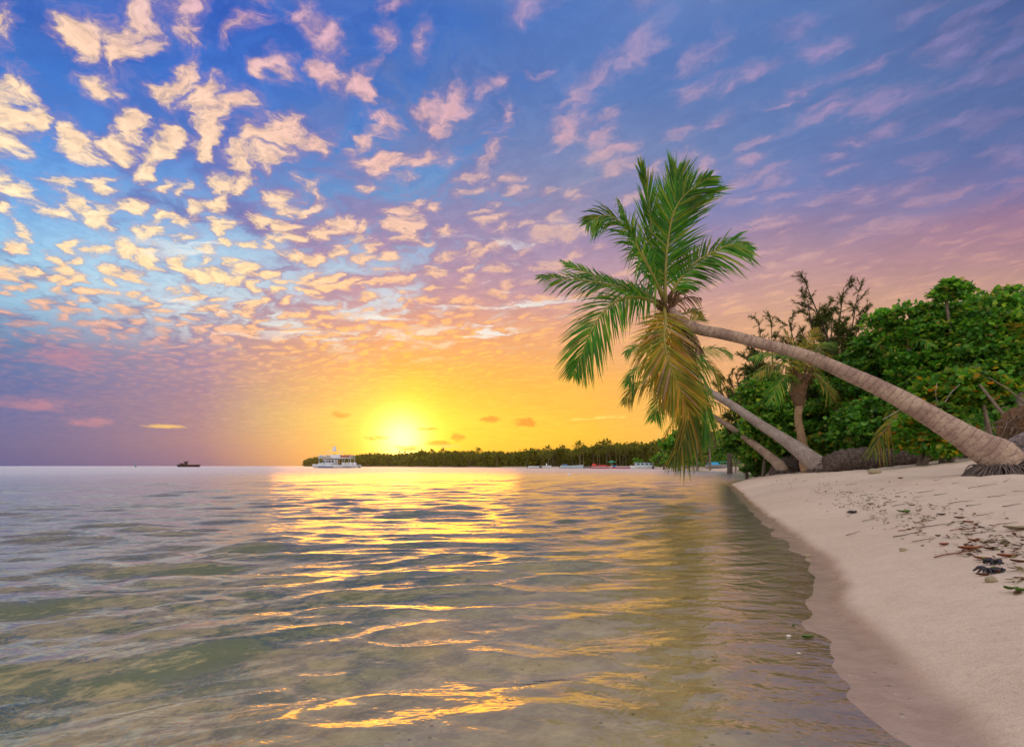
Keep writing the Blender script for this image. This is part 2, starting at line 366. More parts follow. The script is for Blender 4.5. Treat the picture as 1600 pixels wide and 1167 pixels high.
def bark(N, a=(.43, .32, .235), b=(.21, .125, .105), ring=26.0):
    uv = N.node('ShaderNodeTexCoord', out=2)
    s = N.node('ShaderNodeSeparateXYZ', {0: uv}, out=None)
    n1 = N.noise(objc(N), 3.0, 4.0, .6); n2 = N.noise(objc(N), 24.0, 5.0, .65)
    ph = N.m('ADD', N.m('MULTIPLY', s.outputs[1], ring), N.m('MULTIPLY', n1, 5.0))
    wv = N.m('POWER', N.m('ABSOLUTE', N.m('SINE', ph)), .45)
    streak = N.noise(N.node('ShaderNodeMapping', {0: uv, 3: (9, 5.0, 1)}), 1.0, 4.0, .6); n3 = N.noise(objc(N), 6.0, 3.0)
    c = N.mix(N.sm(n1, .36, .66, 0, .7), tuple(a), tuple(b))
    c = N.mix(N.sm(n2, .45, .75, 0, .6), c, (.12, .085, .075))
    c = N.mix(N.sm(streak, .5, .8, 0, .3), c, (.50, .42, .36))
    c = N.mix(N.m('MULTIPLY', N.sm(wv, .7, .2, 0, .6), N.sm(n3, .38, .6, .65, 1)), c, (.13, .09, .08))
    hgt = N.m('ADD', N.m('MULTIPLY', wv, .6), N.m('ADD', N.m('MULTIPLY', n2, .5), N.m('MULTIPLY', streak, .25)))
    return bsdf(N, c, .8, .2, hgt, .8, .02)
M['trunk'] = mat('palm_bark', lambda N: bark(N))
M['trunk_pale'] = mat('palm_bark_pale', lambda N: bark(N, (.36, .31, .27), (.22, .17, .14), 34.0))
M['trunk_tan'] = mat('palm_bark_tan', lambda N: bark(N, (.42, .28, .15), (.27, .17, .09), 30.0))
def fibre(N, a=(.19, .145, .12), b=(.055, .04, .036), pale=.35):
    n = N.noise(N.node('ShaderNodeMapping', {0: objc(N), 3: (1, 1, 3.0)}), 16.0, 5.0, .7, .6)
    n2 = N.noise(objc(N), 2.2, 3.0)
    c = N.mix(N.sm(n, .35, .65), tuple(b), tuple(a))
    c = N.mix(N.m('MULTIPLY', N.sm(n2, .45, .7), N.sm(n, .45, .7, 0, pale*2)), c, (.42, .37, .34))
    return bsdf(N, c, .9, .1, n, 1.0, .05)
M['fibre'] = mat('root_fibre', fibre)
M['boot'] = mat('palm_boot_fibre', lambda N: fibre(N, (.30, .18, .09), (.09, .05, .03), .15))
M['fibre_pale'] = mat('weathered_log', lambda N: fibre(N, (.34, .28, .27), (.10, .08, .08), .6))
M['root'] = plain('root_strand', (.14, .11, .095), .85, .5, 9.0)
M['root_brown'] = plain('root_strand_brown', (.20, .14, .09), .85, .5, 9.0)
M['wood'] = plain('branch_bark', (.20, .155, .11), .8, .45, 8.0)
M['wood_dark'] = plain('dark_branch_bark', (.075, .055, .04), .85, .4, 8.0)
M['drift'] = plain('driftwood', (.40, .34, .29), .85, .35, 9.0)
M['white'] = plain('white_boat_paint', (.80, .82, .86), .35, .18, 1.2)
M['paleblue'] = plain('pale_blue_boat_paint', (.52, .68, .78), .4, .2, 1.2)
M['blue'] = plain('blue_paint', (.05, .16, .42), .4, .2, 1.5)
M['bluecloth'] = plain('blue_tarpaulin', (.03, .33, .68), .6, .25, 3.0)
M['teal'] = plain('teal_paint', (.04, .46, .42), .5, .2, 2.0)
M['green'] = plain('green_cloth', (.02, .36, .20), .7, .2, 2.0)
M['red'] = plain('red_boat_paint', (.62, .03, .03), .4, .25, 1.2)
M['grey'] = plain('grey_paint', (.25, .26, .27), .5, .25, 1.5)
M['darkhull'] = plain('dark_ship_paint', (.035, .018, .03), .6, .3, .4)
M['glass'] = plain('tinted_glass', (.03, .04, .05), .08, .1, 1.0)
M['rustred'] = plain('orange_cloth', (.5, .12, .06), .7, .2)
M['stone'] = plain('coral_stone', (.36, .31, .19), .9, .4, 14.0)
M['stone_white'] = plain('white_coral', (.7, .66, .6), .8, .2, 14.0)
M['leaf_fallen'] = plain('fallen_leaf_brown', (.20, .075, .03), .7, .4, 8.0)
M['leaf_rust'] = plain('fallen_leaf_rust', (.34, .10, .03), .6, .3, 8.0)
M['leaf_green'] = plain('fresh_fallen_leaf', (.12, .22, .03), .5, .3, 8.0)
M['weed'] = plain('black_seaweed', (.03, .028, .035), .5, .4, 20.0)
M['litter'] = leafmat('leaf_litter', [(0, (.03, .022, .015)), (.4, (.09, .05, .025)), (.8, (.18, .11, .05)), (1, (.14, .17, .03))], .05, .8, .1)
# ---- sand and sea bed, one sheet
def sandb(N):
    p = wpos(N); z = N.node('ShaderNodeSeparateXYZ', {0: p}, out=None).outputs[2]
    n1 = N.noise(p, .55, 4.0, .6); n2 = N.noise(p, 7.0, 4.0, .65); n3 = N.noise(p, 160.0, 2.0, .7); n4 = N.noise(p, 1.7, 3.0, .6)
    dry = N.mix(N.sm(n1, .3, .7), (.69, .58, .455), (.60, .50, .385))
    dry = N.mix(N.sm(n2, .35, .75, 0, .22), dry, (.42, .30, .23))
    n5 = N.noise(p, 34.0, 4.0, .7)
    dry = N.mix(N.sm(n3, .42, .8, 0, .42), dry, (.26, .19, .15)); dry = N.mix(N.sm(n5, .5, .75, 0, .3), dry, (.33, .24, .18))
    zz = N.m('ADD', z, N.m('MULTIPLY', N.m('SUBTRACT', n4, .5), .045))
    wet = N.sm(zz, .055, .012)
    c = N.mix(wet, dry, N.mix(N.sm(n2, .3, .7), (.34, .245, .17), (.42, .31, .22)))
    bedn = N.noise(p, 1.15, 5.0, .68, .4); bedn2 = N.noise(p, 9.0, 5.0, .7)
    bed = N.mix(N.sm(bedn2, .35, .65), (.74, .58, .30), (.42, .34, .14))
    bed = N.mix(N.sm(N.m('ADD', bedn, N.m('MULTIPLY', N.m('SUBTRACT', bedn2, .5), .5)), .42, .56), bed, (.055, .135, .018))
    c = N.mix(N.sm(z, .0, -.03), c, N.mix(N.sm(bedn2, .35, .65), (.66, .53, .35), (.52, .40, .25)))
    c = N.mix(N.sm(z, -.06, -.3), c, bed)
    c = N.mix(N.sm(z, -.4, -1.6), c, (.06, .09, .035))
    vo = N.node('ShaderNodeTexVoronoi', {'Vector': p, 'Scale': 26.0}, out=None)
    peb = N.m('MULTIPLY', N.sm(vo.outputs['Distance'], .22, .12), N.m('MULTIPLY', N.sm(z, .05, -.01), N.sm(N.noise(p, 3.1, 2.0), .5, .6)))
    c = N.mix(peb, c, N.mix(vo.outputs['Color'], (.10, .085, .05), (.72, .62, .5)))
    h = N.m('ADD', N.m('MULTIPLY', n3, .14), N.m('ADD', N.m('ADD', N.m('MULTIPLY', n2, .6), N.m('MULTIPLY', n5, .25)), N.m('MULTIPLY', peb, .35)))
    damp = N.sm(N.noise(p, 2.6, 3.0), .38, .62, .06, .16)
    r = N.m('ADD', N.m('MULTIPLY', wet, N.m('SUBTRACT', damp, .85)), .85)
    return bsdf(N, c, r, N.m('ADD', .2, N.m('MULTIPLY', wet, .6)), N.m('MULTIPLY', h, N.sm(wet, 0, 1, 1, .3)), .7, .045)
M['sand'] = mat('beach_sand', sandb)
def waterb(N):
    p = wpos(N); s = N.node('ShaderNodeSeparateXYZ', {0: p}, out=None)
    dist = N.vm('LENGTH', p)
    q1 = N.node('ShaderNodeMapping', {0: p, 2: (0, 0, math.radians(-9)), 3: (.62, 1.0, 1)})
    q2 = N.node('ShaderNodeMapping', {0: p, 2: (0, 0, math.radians(21)), 3: (.7, 1.0, 1)})
    a = N.noise(q1, 2.6, 4.0, .6, .5); b = N.noise(q2, 9.0, 3.0, .6, .4); c = N.noise(q1, .7, 2.0, .5)
    far = N.sm(dist, 18.0, 70.0)
    near = N.m('ADD', N.sm(dist, 1.0, 12.0, .34, .62), N.sm(dist, 12.0, 60.0, 0.0, .5))
    h = N.m('ADD', N.m('MULTIPLY', a, .046), N.m('ADD', N.m('MULTIPLY', b, .036), N.m('MULTIPLY', c, N.m('MULTIPLY', far, .10))))
    bmp = N.node('ShaderNodeBump', {'Height': h, 'Strength': 1.0, 'Distance': N.m('MULTIPLY', near, .8)})
    fr = N.node('ShaderNodeFresnel', {'IOR': 1.34, 'Normal': bmp})
    fr = N.m('MULTIPLY', N.m('POWER', fr, .76), 1.3, clamp=True)
    gl = N.node('ShaderNodeBsdfGlossy', {'Color': (1, 1, 1), 'Roughness': N.m('ADD', N.sm(dist, 1.0, 14.0, .08, .15), N.sm(dist, 12.0, 90.0, 0, .2)), 'Normal': bmp})
    rf = N.node('ShaderNodeBsdfTransparent', {0: (.95, .97, .84)})
    return N.node('ShaderNodeMixShader', {0: fr, 1: rf, 2: gl})
M['water'] = mat('sea_water', waterb)
# ================================================================== ground and sea sheets
SH_PX = [(1420,1167),(1382,1110),(1345,1067),(1318,1035),(1292,1000),(1266,962),(1257,938),(1268,908),(1254,880),(1232,855),(1205,828),(1178,804),(1160,786),(1147,768),(1136,757)]
SH = [(2.4,-60),(1.9,-25),(1.3,-9),(.75,-3),(.7,-1),(.82,.3)]
for px, py in SH_PX:
    v = at(px, py, H*F/(py-HY)); SH.append((v.x, v.y))
SH += [(14.0,30.5),(15.6,33.5),(19.0,36.0),(22.5,40.0),(24.6,46.0),(25.6,54),(27.5,66),(28.5,80),(30,100),(40,130),(42,165),(34,185),(10,205),(-36,290),(-105,420),(-210,600),(-330,800),(-345,840),(-300,900)]
SHA = np.array(SH)
LAND = np.vstack([SHA, [[0,1100],[900,1500],[3000,1500],[3000,-60]]])
def sdist(x, y):
    """signed distance to the shoreline, positive on land"""
    x = np.asarray(x, float); y = np.asarray(y, float); d = np.full(x.shape, 1e9); ins = np.zeros(x.shape, bool)
    P = LAND; n = len(P)
    for i in range(n):
        a = P[i]; b = P[(i+1) % n]
        if i < n-1 or True:
            ab = b-a; t = np.clip(((x-a[0])*ab[0]+(y-a[1])*ab[1])/(ab@ab), 0, 1)
            dd = np.hypot(x-a[0]-t*ab[0], y-a[1]-t*ab[1])
            if not (i >= len(SHA)+1): d = np.minimum(d, dd)
        c = ((a[1] > y) != (b[1] > y)); xx = (b[0]-a[0])*(y-a[1])/((b[1]-a[1]) or 1e-9)+a[0]
        ins ^= c & (x < xx)
    return np.where(ins, d, -d)
def gz(x, y, detail=True):
    d = sdist(x, y); x = np.asarray(x, float); y = np.asarray(y, float)
    up = .04*np.clip(d, 0, .4)+.62*(1-np.exp(-np.maximum(d-.12, 0)/2.1))+.02*np.maximum(d, 0)+.085*np.clip(d-4, 0, 8)
    up = np.minimum(up, 2.2)
    fd = np.minimum(up, np.minimum(.35+.02*np.maximum(d, 0), .6)); up = np.where(np.asarray(y) > 40, fd, up)
    dn = -(.04*np.minimum(-d, .5)+.095*np.clip(-d-.4, 0, 3.6)+.05*np.clip(-d-4, 0, 30))
    z = np.where(d > 0, up, dn)
    if detail:
        k = np.clip(d/1.5, 0, 1)*np.clip(1.6-y/60, .2, 1)
        z = z+k*(.07*vnoise(x, y, .7, 3)+.085*np.clip((d-1.2)/1.5, 0, 1)*vnoise(x, y, 3.6, 4))+np.where(d < 0, np.clip(-d-.5, 0, 1)*.045*vnoise(x, y, 1.5, 3), 0)+.012*np.exp(-(d/.8)**2)*vnoise(x, y, 1.7, 3)*np.clip(2-np.hypot(x, y)/20, 0, 1)
    return z
def gzs(x, y): return float(gz(np.array([x]), np.array([y]))[0])
def polar(r, th):
    R, TH = np.meshgrid(r, th, indexing='ij'); x = R*np.sin(TH); y = R*np.cos(TH)
    n, k = R.shape; i, j = np.meshgrid(np.arange(n-1), np.arange(k-1), indexing='ij'); i = i.ravel(); j = j.ravel()
    f = np.stack([i*k+j, i*k+j+1, (i+1)*k+j+1, (i+1)*k+j], 1)
    return x, y, f
def sheet(name, r, th, zf, m):
    """one sheet: the rings closed over the middle with a small fan"""
    x, y, f = polar(r, th); z = zf(x, y)
    mb = MB(); mb.add(np.stack([x, y, z], -1).reshape(-1, 3), f)
    o = mb.build(name, m); return tag(o, kind='structure')
fine_th = np.radians(np.concatenate([np.arange(-180, -58, 3.0), np.arange(-58, 58, .22), np.arange(58, 180.1, 3.0)]))
r_g = np.concatenate([[.001, .3], .5*1.02**np.arange(0, 270), np.geomspace(115, 30000, 40)])
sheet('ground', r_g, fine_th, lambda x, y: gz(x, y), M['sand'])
# sea: real wave relief near the shore, finer ripples in the surface
def waves(x, y):
    r = np.hypot(x, y); z = np.zeros_like(x); rg = np.random.default_rng(5)
    wx = x+.5*vnoise(x, y, .5, 2)*1.2; wy = y+.7*vnoise(x+40, y, .35, 2)*1.3
    amp_mod = .55+1.3*np.clip(vnoise(x, y*1.8, .33, 2)+.45, 0, 1)
    for lam, A, n in ((3.4, .0045, 3), (1.7, .0065, 4), (.85, .0120, 7), (.45, .0098, 9), (.24, .0052, 9), (.13, .0018, 9)):
        fade = np.clip((22*lam*2.2-r)/(22*lam), 0, 1)
        for _ in range(n):
            th = math.radians(rg.normal(-7, 16)); l = lam*rg.uniform(.8, 1.25); ph = rg.uniform(0, 6.28)
            k = 2*math.pi/l; a = (wx*math.sin(th)+wy*math.cos(th))*k+ph
            s_ = .5+.5*np.sin(a); z += fade*A/math.sqrt(n)*1.35*(s_**1.7*2-.80)
    d = sdist(x, y)
    return z*amp_mod*np.clip(-d/1.6, .04, 1)*np.clip(1-(r-300)/600, .05, 1)
sea_th = np.radians(np.concatenate([np.arange(-180, -56, 3.0), np.arange(-56, 56, .16), np.arange(56, 180.1, 3.0)]))
r_s = np.concatenate([[.001, .3], .45*1.0085**np.arange(0, 590), np.geomspace(68, 400, 110), np.geomspace(420, 40000, 40)])
sheet('water', r_s, sea_th, waves, M['water'])
# ================================================================== palms
def frond(path, wid, n=62, face=(0, -1, .35), droop=.45, lw=.043, start=.10, shape=None, sweep=(62, 28), ragged=.2, both=(1, 1), mi=0, fold=0.0):
    """leaflets of one pinnate frond along a 3-D path; wid = longest leaflet (m)"""
    mb = MB(); c = catmull(path, 60); t = np.linspace(0, 1, 60)
    L = np.linalg.norm(np.diff(c, axis=0), axis=1).sum()
    face = np.array(face, float)
    V = []; Q = []; k = 0
    for side in (-1, 1):
        for i in range(n):
            u = start+(1-start)*(i+RNG.uniform(-.3, .3))/(n-1); u = min(max(u, start), 1)
            if RNG.random() < ragged*.35: continue
            p = np.array([np.interp(u, t, c[:, a]) for a in range(3)])
            q = np.array([np.interp(min(u+.03, 1.03), t, c[:, a]) for a in range(3)]); r = np.array([np.interp(max(u-.03, 0), t, c[:, a]) for a in range(3)])
            T_ = q-r if u < .98 else c[-1]-c[-4]; T_ = T_/(np.linalg.norm(T_)+1e-9)
            S = np.cross(T_, face); S /= np.linalg.norm(S)+1e-9; U = np.cross(S, T_)
            if shape is None: w_ = wid*(.35+.65*math.sin(math.pi*min(1, (u-start)/(1-start)*.86+.12))**.7)*(1 if u < .8 else 1-.55*(u-.8)/.2)
            else: w_ = wid*np.interp(u, [a for a, b in shape], [b for a, b in shape])
            w_ *= RNG.uniform(1-ragged, 1+ragged*.4)*both[0 if side < 0 else 1]
            if w_ < .03: continue
            ang = math.radians(np.interp(u, [0, 1], sweep)+RNG.normal(0, 4))
            d = side*S*math.sin(ang)+T_*math.cos(ang)+U*(.10+RNG.normal(0, .09)-fold); d /= np.linalg.norm(d)
            wv = np.cross(d, U); wv /= np.linalg.norm(wv)+1e-9; wv = wv*.8+U*RNG.uniform(-.5, .5)
            dr = droop*RNG.uniform(.7, 1.35)
            base = len(V)
            for s_, ww in ((0, .5), (.3, 1.0), (.65, .8), (1, .06)):
                o = p+d*w_*s_+np.array([0, 0, -1])*w_*dr*s_*s_
                wd = wv*lw*.5*ww
                V.append(o-wd); V.append(o+wd)
            for s_ in range(3): Q.append([base+2*s_, base+2*s_+1, base+2*s_+3, base+2*s_+2])
    mb.add(np.array(V), np.array(Q), mi)
    return mb, c, L
def add_frond(parent, path, wid, m='palm_green', rm='rachis', r0=.035, name='frond', label=None, **kw):
    mb, c, L = frond(path, wid, **kw)
    o = part(mb, name, M[m], parent)
    if label: o['label'] = label
    r = MB(); tube(r, c, np.linspace(r0, .005, len(c)), 6, cap=False)
    part(r, 'midrib', M[rm], o)
    return o
def trunk(parent, path, rad, m='trunk', rings=.11, sides=20, lump=.025):
    n = 150; c = catmull(path, n); kk = np.linspace(0, len(rad)-1, n); r = np.interp(kk, np.arange(len(rad)), rad)
    L = np.concatenate([[0], np.cumsum(np.linalg.norm(np.diff(c, axis=0), axis=1))])
    r = r*(1+.035*(((L/rings) % 1)-.5))+lump*r*vnoise(L, L*0+3, 2.0, 3)*4*.5
    mb = MB(); tube(mb, c, r, sides, rough=.012); return part(mb, 'trunk', M[m], parent)
def P3(rows): return [at(*q) for q in rows]
def roots(parent, base, R, n, spread, m='root', drop=.35, down=.1, dirv=None, name='root_mat'):
    mb = MB()
    for _ in range(n):
        a = RNG.uniform(0, 2*math.pi); ca, sa = math.cos(a), math.sin(a)
        p0 = np.array(base)+np.array([ca*R*.72, sa*R*.72, RNG.uniform(.0, .12)])
        p2 = np.array(base)+np.array([ca*(R+spread*RNG.uniform(.3, 1)), sa*(R+spread*RNG.uniform(.3, 1)), 0])
        if dirv is not None: p2 = p2+np.array(dirv)*RNG.uniform(0, 1)
        p2[2] = gzs(p2[0], p2[1])-.02
        p1 = (p0+p2)/2+np.array([0, 0, drop*RNG.uniform(-.05, .35)])+RNG.normal(0, .02, 3)
        tube(mb, catmull([p0, p1, p2], 7), np.linspace(.017, .007, 7)*RNG.uniform(.6, 1.4), 5, cap=False)
    return part(mb, name, M[m], parent)
def stub_leaf_bases(parent, c, ax, n, R, l, m='boot', name='leaf_base'):
    """dry sheaths and cut stubs round the crown shaft, one mesh"""
    mb = MB(); ax = np.array(ax)/np.linalg.norm(ax)
    for i in range(n):
        v = RNG.normal(0, 1, 3); v -= ax*(v@ax); v /= np.linalg.norm(v)
        p = np.array(c)+ax*RNG.uniform(-l*.5, l*.4)+v*R*.6
        q = p+v*R*RNG.uniform(.5, 1.0)+ax*l*RNG.uniform(.2, .7); r_ = q+v*R*.4+ax*l*.3*RNG.uniform(-1, 1)
        tube(mb, catmull([p, q, r_], 6), np.linspace(R*.28, R*.05, 6), 6, flat=.5)
    return part(mb, name, M[m], parent)
def shorten(base, path, k=1): return path
# ---- the big leaning palm
bz = gzs(8.25, 8.5)
def Yt(px): return 8.5+(1572-px)/522*2.5
base_pt = at(1572, 741, 8.5)
p_main = root('leaning_palm', tuple(base_pt), 'big coconut palm leaning far out over the sea from the sand, crown against the sky', 'palm tree')
tr = [(1582,729),(1558,711),(1533,698),(1508,683),(1462,655),(1418,629),(1370,604),(1323,583),(1290,568),(1262,557),(1230,547),(1200,540),(1160,529),(1125,521),(1090,514),(1060,500),(1045,486)]
wd = [52,59,50,42,34,30,26,23,20.5,19,18,17.5,17,17,16.5,20,19]
trunk(p_main, [at(a, b, Yt(a)) for a, b in tr], [w_/2/F*Yt(a[0])*(.88+.1*min(1, (1600-a[0])/450)) for w_, a in zip(wd, tr)], 'trunk', .09, 28)
bp = at(1564, 729, 8.55)
roots(p_main, (bp.x, bp.y, gzs(bp.x, bp.y)+.06), .29, 330, .30, 'root', .25)
roots(p_main, (bp.x+.35, bp.y+.05, gzs(bp.x, bp.y)+.1), .30, 160, .35, 'root_brown', .3, name='root_mat')
CR = 11.0
cen = at(1042, 478, CR)
def fr(rows, wid, **kw):
    """rows: (px, py, depth offset in m from the crown centre)"""
    return add_frond(p_main, [at(a, b, CR+d) for a, b, d in rows], wid, **kw)
cs = (1040, 474, 0)
fr([cs,(1024,425,.1),(1017,360,.2),(1013,310,.1),(1002,264,-.1)], .98, n=78, face=(.4,-.85,.1), droop=-.05, sweep=(44,13), label='narrow frond standing straight up', shape=[(0,.5),(.3,1),(.6,.75),(.85,.5),(1,.3)])
fr([cs,(1040,420,-.1),(1044,375,-.2),(1052,335,-.3),(1070,305,-.3),(1110,276,-.5)], 1.15, face=(-.1,-1,.1), droop=.12, sweep=(62,30), n=96, both=(.7,1.0))
fr([cs,(1036,400,.3),(1046,340,.5),(1056,300,.6),(1058,268,.6)], 1.05, face=(.2,-1,0), droop=0, sweep=(48,16), n=88)
fr([(1036,470,0),(1020,430,-.3),(1000,390,-.5),(975,352,-.6),(945,337,-.8),(917,350,-1.0)], .85, face=(.3,-.85,.45), droop=.38, n=86, sweep=(58,30))
fr([(1038,470,0),(1018,428,-.6),(999,394,-.9),(990,370,-1.0),(979,345,-1.0),(967,314,-1.1)], 1.0, face=(.7,-.6,.4), droop=.8, n=84, sweep=(52,14), shape=[(0,.5),(.3,1),(.6,.95),(.75,.5),(1,.25)])
fr([(1044,474,0),(1060,440,-.1),(1085,412,-.2),(1115,394,-.3),(1145,382,-.4),(1172,388,-.5)], .78, face=(0,-.85,.5), droop=.42, n=90, sweep=(62,34))
fr([(1034,474,0),(1005,458,.2),(965,448,.3),(925,440,.4),(885,436,.5),(842,432,.6)], .84, face=(0,-.75,.65), droop=.35, n=84, sweep=(58,34), both=(.85,1.1))
fr([(1034,474,0),(1000,455,.5),(958,441,.8),(915,425,1.0),(878,408,1.1)], .6, face=(0,-.8,.6), droop=.25, n=60, sweep=(50,24), both=(.9,.9))
fr([(1034,478,0),(1005,466,-.3),(975,466,-.5),(948,482,-.7),(925,515,-.8),(910,550,-.8),(897,584,-.8)], .92, m='palm_green', face=(-.35,-.9,.35), droop=.28, n=96, sweep=(66,24))
fr([(1038,478,0),(1040,500,-.5),(1038,530,-.9),(1046,568,-1.0),(1062,605,-1.0),(1075,640,-.9)], .95, m='palm_yellow', face=(0,-1,.15), droop=.12, n=100, sweep=(62,22), label='yellowing frond hanging down in front', lw=.05)
fr([(1040,480,0),(1030,508,-.3),(1020,540,-.5),(1034,585,-.6),(1052,640,-.6)], .66, m='palm_yellow', face=(-.6,-.8,.1), droop=.5, n=60, sweep=(50,18), label='old yellow-brown frond hanging in the skirt')
fr([(1052,488,.1),(1072,520,.2),(1086,560,.3),(1096,605,.3),(1104,650,.2),(1098,690,.1)], .72, m='palm_green', face=(.5,-.8,.2), droop=.55, n=76, sweep=(46,14))
fr([(1046,486,.1),(1060,530,.2),(1072,590,.3),(1076,645,.2),(1066,690,.2),(1050,722,.1)], .70, m='palm_olive', face=(-.2,-1,.1), droop=.6, n=84, sweep=(44,16), label='long drooping olive frond reaching almost to the water', lw=.045)
fr([(1048,488,.3),(1066,540,.5),(1082,600,.6),(1080,655,.6),(1072,700,.5)], .62, m='palm_olive', face=(.3,-1,.1), droop=.6, n=66, sweep=(40,14), lw=.045)
fr([(1050,484,.2),(1068,505,.1),(1072,540,.0),(1070,585,0),(1062,628,0)], .42, m='palm_dead', rm='rachis_dry', face=(.2,-1,.1), droop=.7, n=46, sweep=(36,12), label='grey dried frond hanging in the skirt', ragged=.4)
fr([(1048,478,0),(1058,464,0),(1072,452,-.1),(1093,450,-.2)], .16, m='palm_dead', rm='rachis_dry', face=(0,-1,.3), droop=.5, n=22, ragged=.5, name='dry_spathe', label='small brown spathe pointing right')
fr([(1048,482,0),(1062,470,.1),(1078,464,.1),(1094,466,.1)], .30, m='palm_dead', rm='rachis_dry', face=(0,-1,.3), droop=.8, n=18, ragged=.6, name='dry_spathe', label='small brown spathe with thin strands')
fr([(1050,492,0),(1068,490,.1),(1084,486,.2),(1096,490,.2)], .25, m='palm_olive', face=(0,-1,.4), droop=.3, n=20, name='dry_spathe', ragged=.4, label='short green-brown stub of a frond')
fr([(1072,510,0),(1082,524,-.1),(1090,540,-.1),(1094,552,-.1)], .18, m='palm_dead', rm='rachis_dry', face=(0,-1,.3), droop=.8, n=14, name='dry_spathe', ragged=.5, label='dry strands hanging below the trunk tip')
stub_leaf_bases(p_main, at(1046, 484, CR), (-.3, 0, 1), 26, .17, .34)
# ---- generic crown for the other palms
def crown(parent, c, n, L, wid, m='palm_green', tilt=(0, 0, 1), elev=(60, -35), sag=.55, nl=34, lw=.045, mats=None, names=None, az0=0.0, r0=.028, seed=None):
    c = np.array(c, float); out = []
    for i in range(n):
        a = az0+2*math.pi*(i*.618033); el = math.radians(elev[0]+(elev[1]-elev[0])*((i+.5)/n)+RNG.normal(0, 6))
        h = np.array([math.cos(a), math.sin(a), 0]); d = h*math.cos(el)+np.array([0, 0, 1])*math.sin(el)
        d = d+np.array(tilt)*.25; d /= np.linalg.norm(d); l = L*RNG.uniform(.82, 1.1)
        pts = [c+d*l*s_+np.array([0, 0, -1])*l*sag*s_**2.2*(.4+.6*math.cos(el)) for s_ in (0, .25, .5, .75, 1)]
        mm = (mats or [m])[i % len(mats or [m])] if el > -.15 else ('palm_olive' if i % 2 else 'palm_dead')
        add_frond(parent, pts, wid, m=mm, rm='rachis' if mm != 'palm_dead' else 'rachis_dry', face=tuple(np.array([0, 0, 1.])+h*-.2*math.sin(el)+np.array([0, -.25, 0])), droop=.5, n=nl, lw=lw, r0=r0, sweep=(60, 30))
# ---- second leaning palm
def Y2(px): return 18+(1280-px)/210*3.0
tr2 = [(1288,738),(1278,726),(1262,714),(1243,699),(1215,680),(1185,661),(1150,637),(1112,614),(1085,597),(1068,584)]
wd2 = [30,37,34,28,22,19,16.5,14,13,13]
b2 = at(1282, 738, 18.0)
p2 = root('leaning_palm', tuple(b2), 'smaller palm leaning left from a fibrous stump, its crown half hidden behind the big crown', 'palm tree')
trunk(p2, [at(a, b, Y2(a)) for a, b in tr2], [w_/2/F*Y2(a[0])*.76 for w_, a in zip(wd2, tr2)], 'trunk_pale', .1, 18)
roots(p2, (b2.x, b2.y, gzs(b2.x, b2.y)+.06), .33, 90, .25, 'root', .2)
C2 = Y2(1068)
def fr2(rows, wid, **kw): return add_frond(p2, [at(a, b, C2+d) for a, b, d in rows], wid, r0=.03, **kw)
q0 = (1066, 582, 0)
fr2([q0,(1045,560,.1),(1020,545,.2),(995,540,.3),(978,550,.3)], .85, droop=.5, n=52, face=(0,-.7,.7))
fr2([q0,(1040,575,-.2),(1015,568,-.3),(992,582,-.4),(982,600,-.4)], .85, droop=.6, n=52, face=(0,-.7,.7))
fr2([q0,(1040,592,0),(1012,596,.1),(990,606,.1),(976,630,.1)], .8, m='palm_olive', droop=.6, n=52, face=(0,-.6,.7))
fr2([q0,(1085,556,.1),(1105,546,.2),(1125,545,.2),(1142,553,.2)], .75, droop=.5, n=52, face=(0,-.7,.7))
fr2([q0,(1084,566,-.2),(1102,565,-.3),(1118,578,-.3),(1126,596,-.3)], .75, m='palm_olive', droop=.6, n=46, face=(0,-.7,.7))
fr2([q0,(1060,550,.2),(1068,520,.3),(1085,500,.3),(1098,495,.3)], .7, m='palm_olive', droop=.3, n=46, face=(0,-1,.3))
fr2([q0,(1045,600,.2),(1030,630,.2),(1022,655,.2)], .8, droop=.5, n=46, face=(0,-1,.2))
fr2([q0,(1078,605,.2),(1086,640,.2),(1085,675,.2)], .8, m='palm_olive', droop=.5, n=46, face=(0,-1,.2))
stub_leaf_bases(p2, at(1066, 583, C2), (-.5, 0, .8), 14, .16, .3)
# ---- third, thinner leaning palm
def Y3(px): return 21+(1225-px)/145*3.0
tr3 = [(1226,738),(1219,728),(1206,716),(1185,699),(1160,681),(1135,663),(1110,648),(1090,638),(1078,632)]
wd3 = [20,22,18,14.5,12,10.5,9.5,9,9]
b3 = at(1222, 739, 21.0)
p3 = root('leaning_palm', tuple(b3), 'thin reddish palm leaning left, lowest of the three leaning trunks', 'palm tree')
trunk(p3, [at(a, b, Y3(a)) for a, b in tr3], [w_/2/F*Y3(a[0])*.78 for w_, a in zip(wd3, tr3)], 'trunk', .1, 14)
roots(p3, (b3.x, b3.y, gzs(b3.x, b3.y)+.05), .25, 90, .3, 'root', .2)
crown(p3, at(1078, 632, Y3(1078)), 9, 1.9, .6, mats=['palm_green', 'palm_olive'], nl=30, elev=(50, -60))
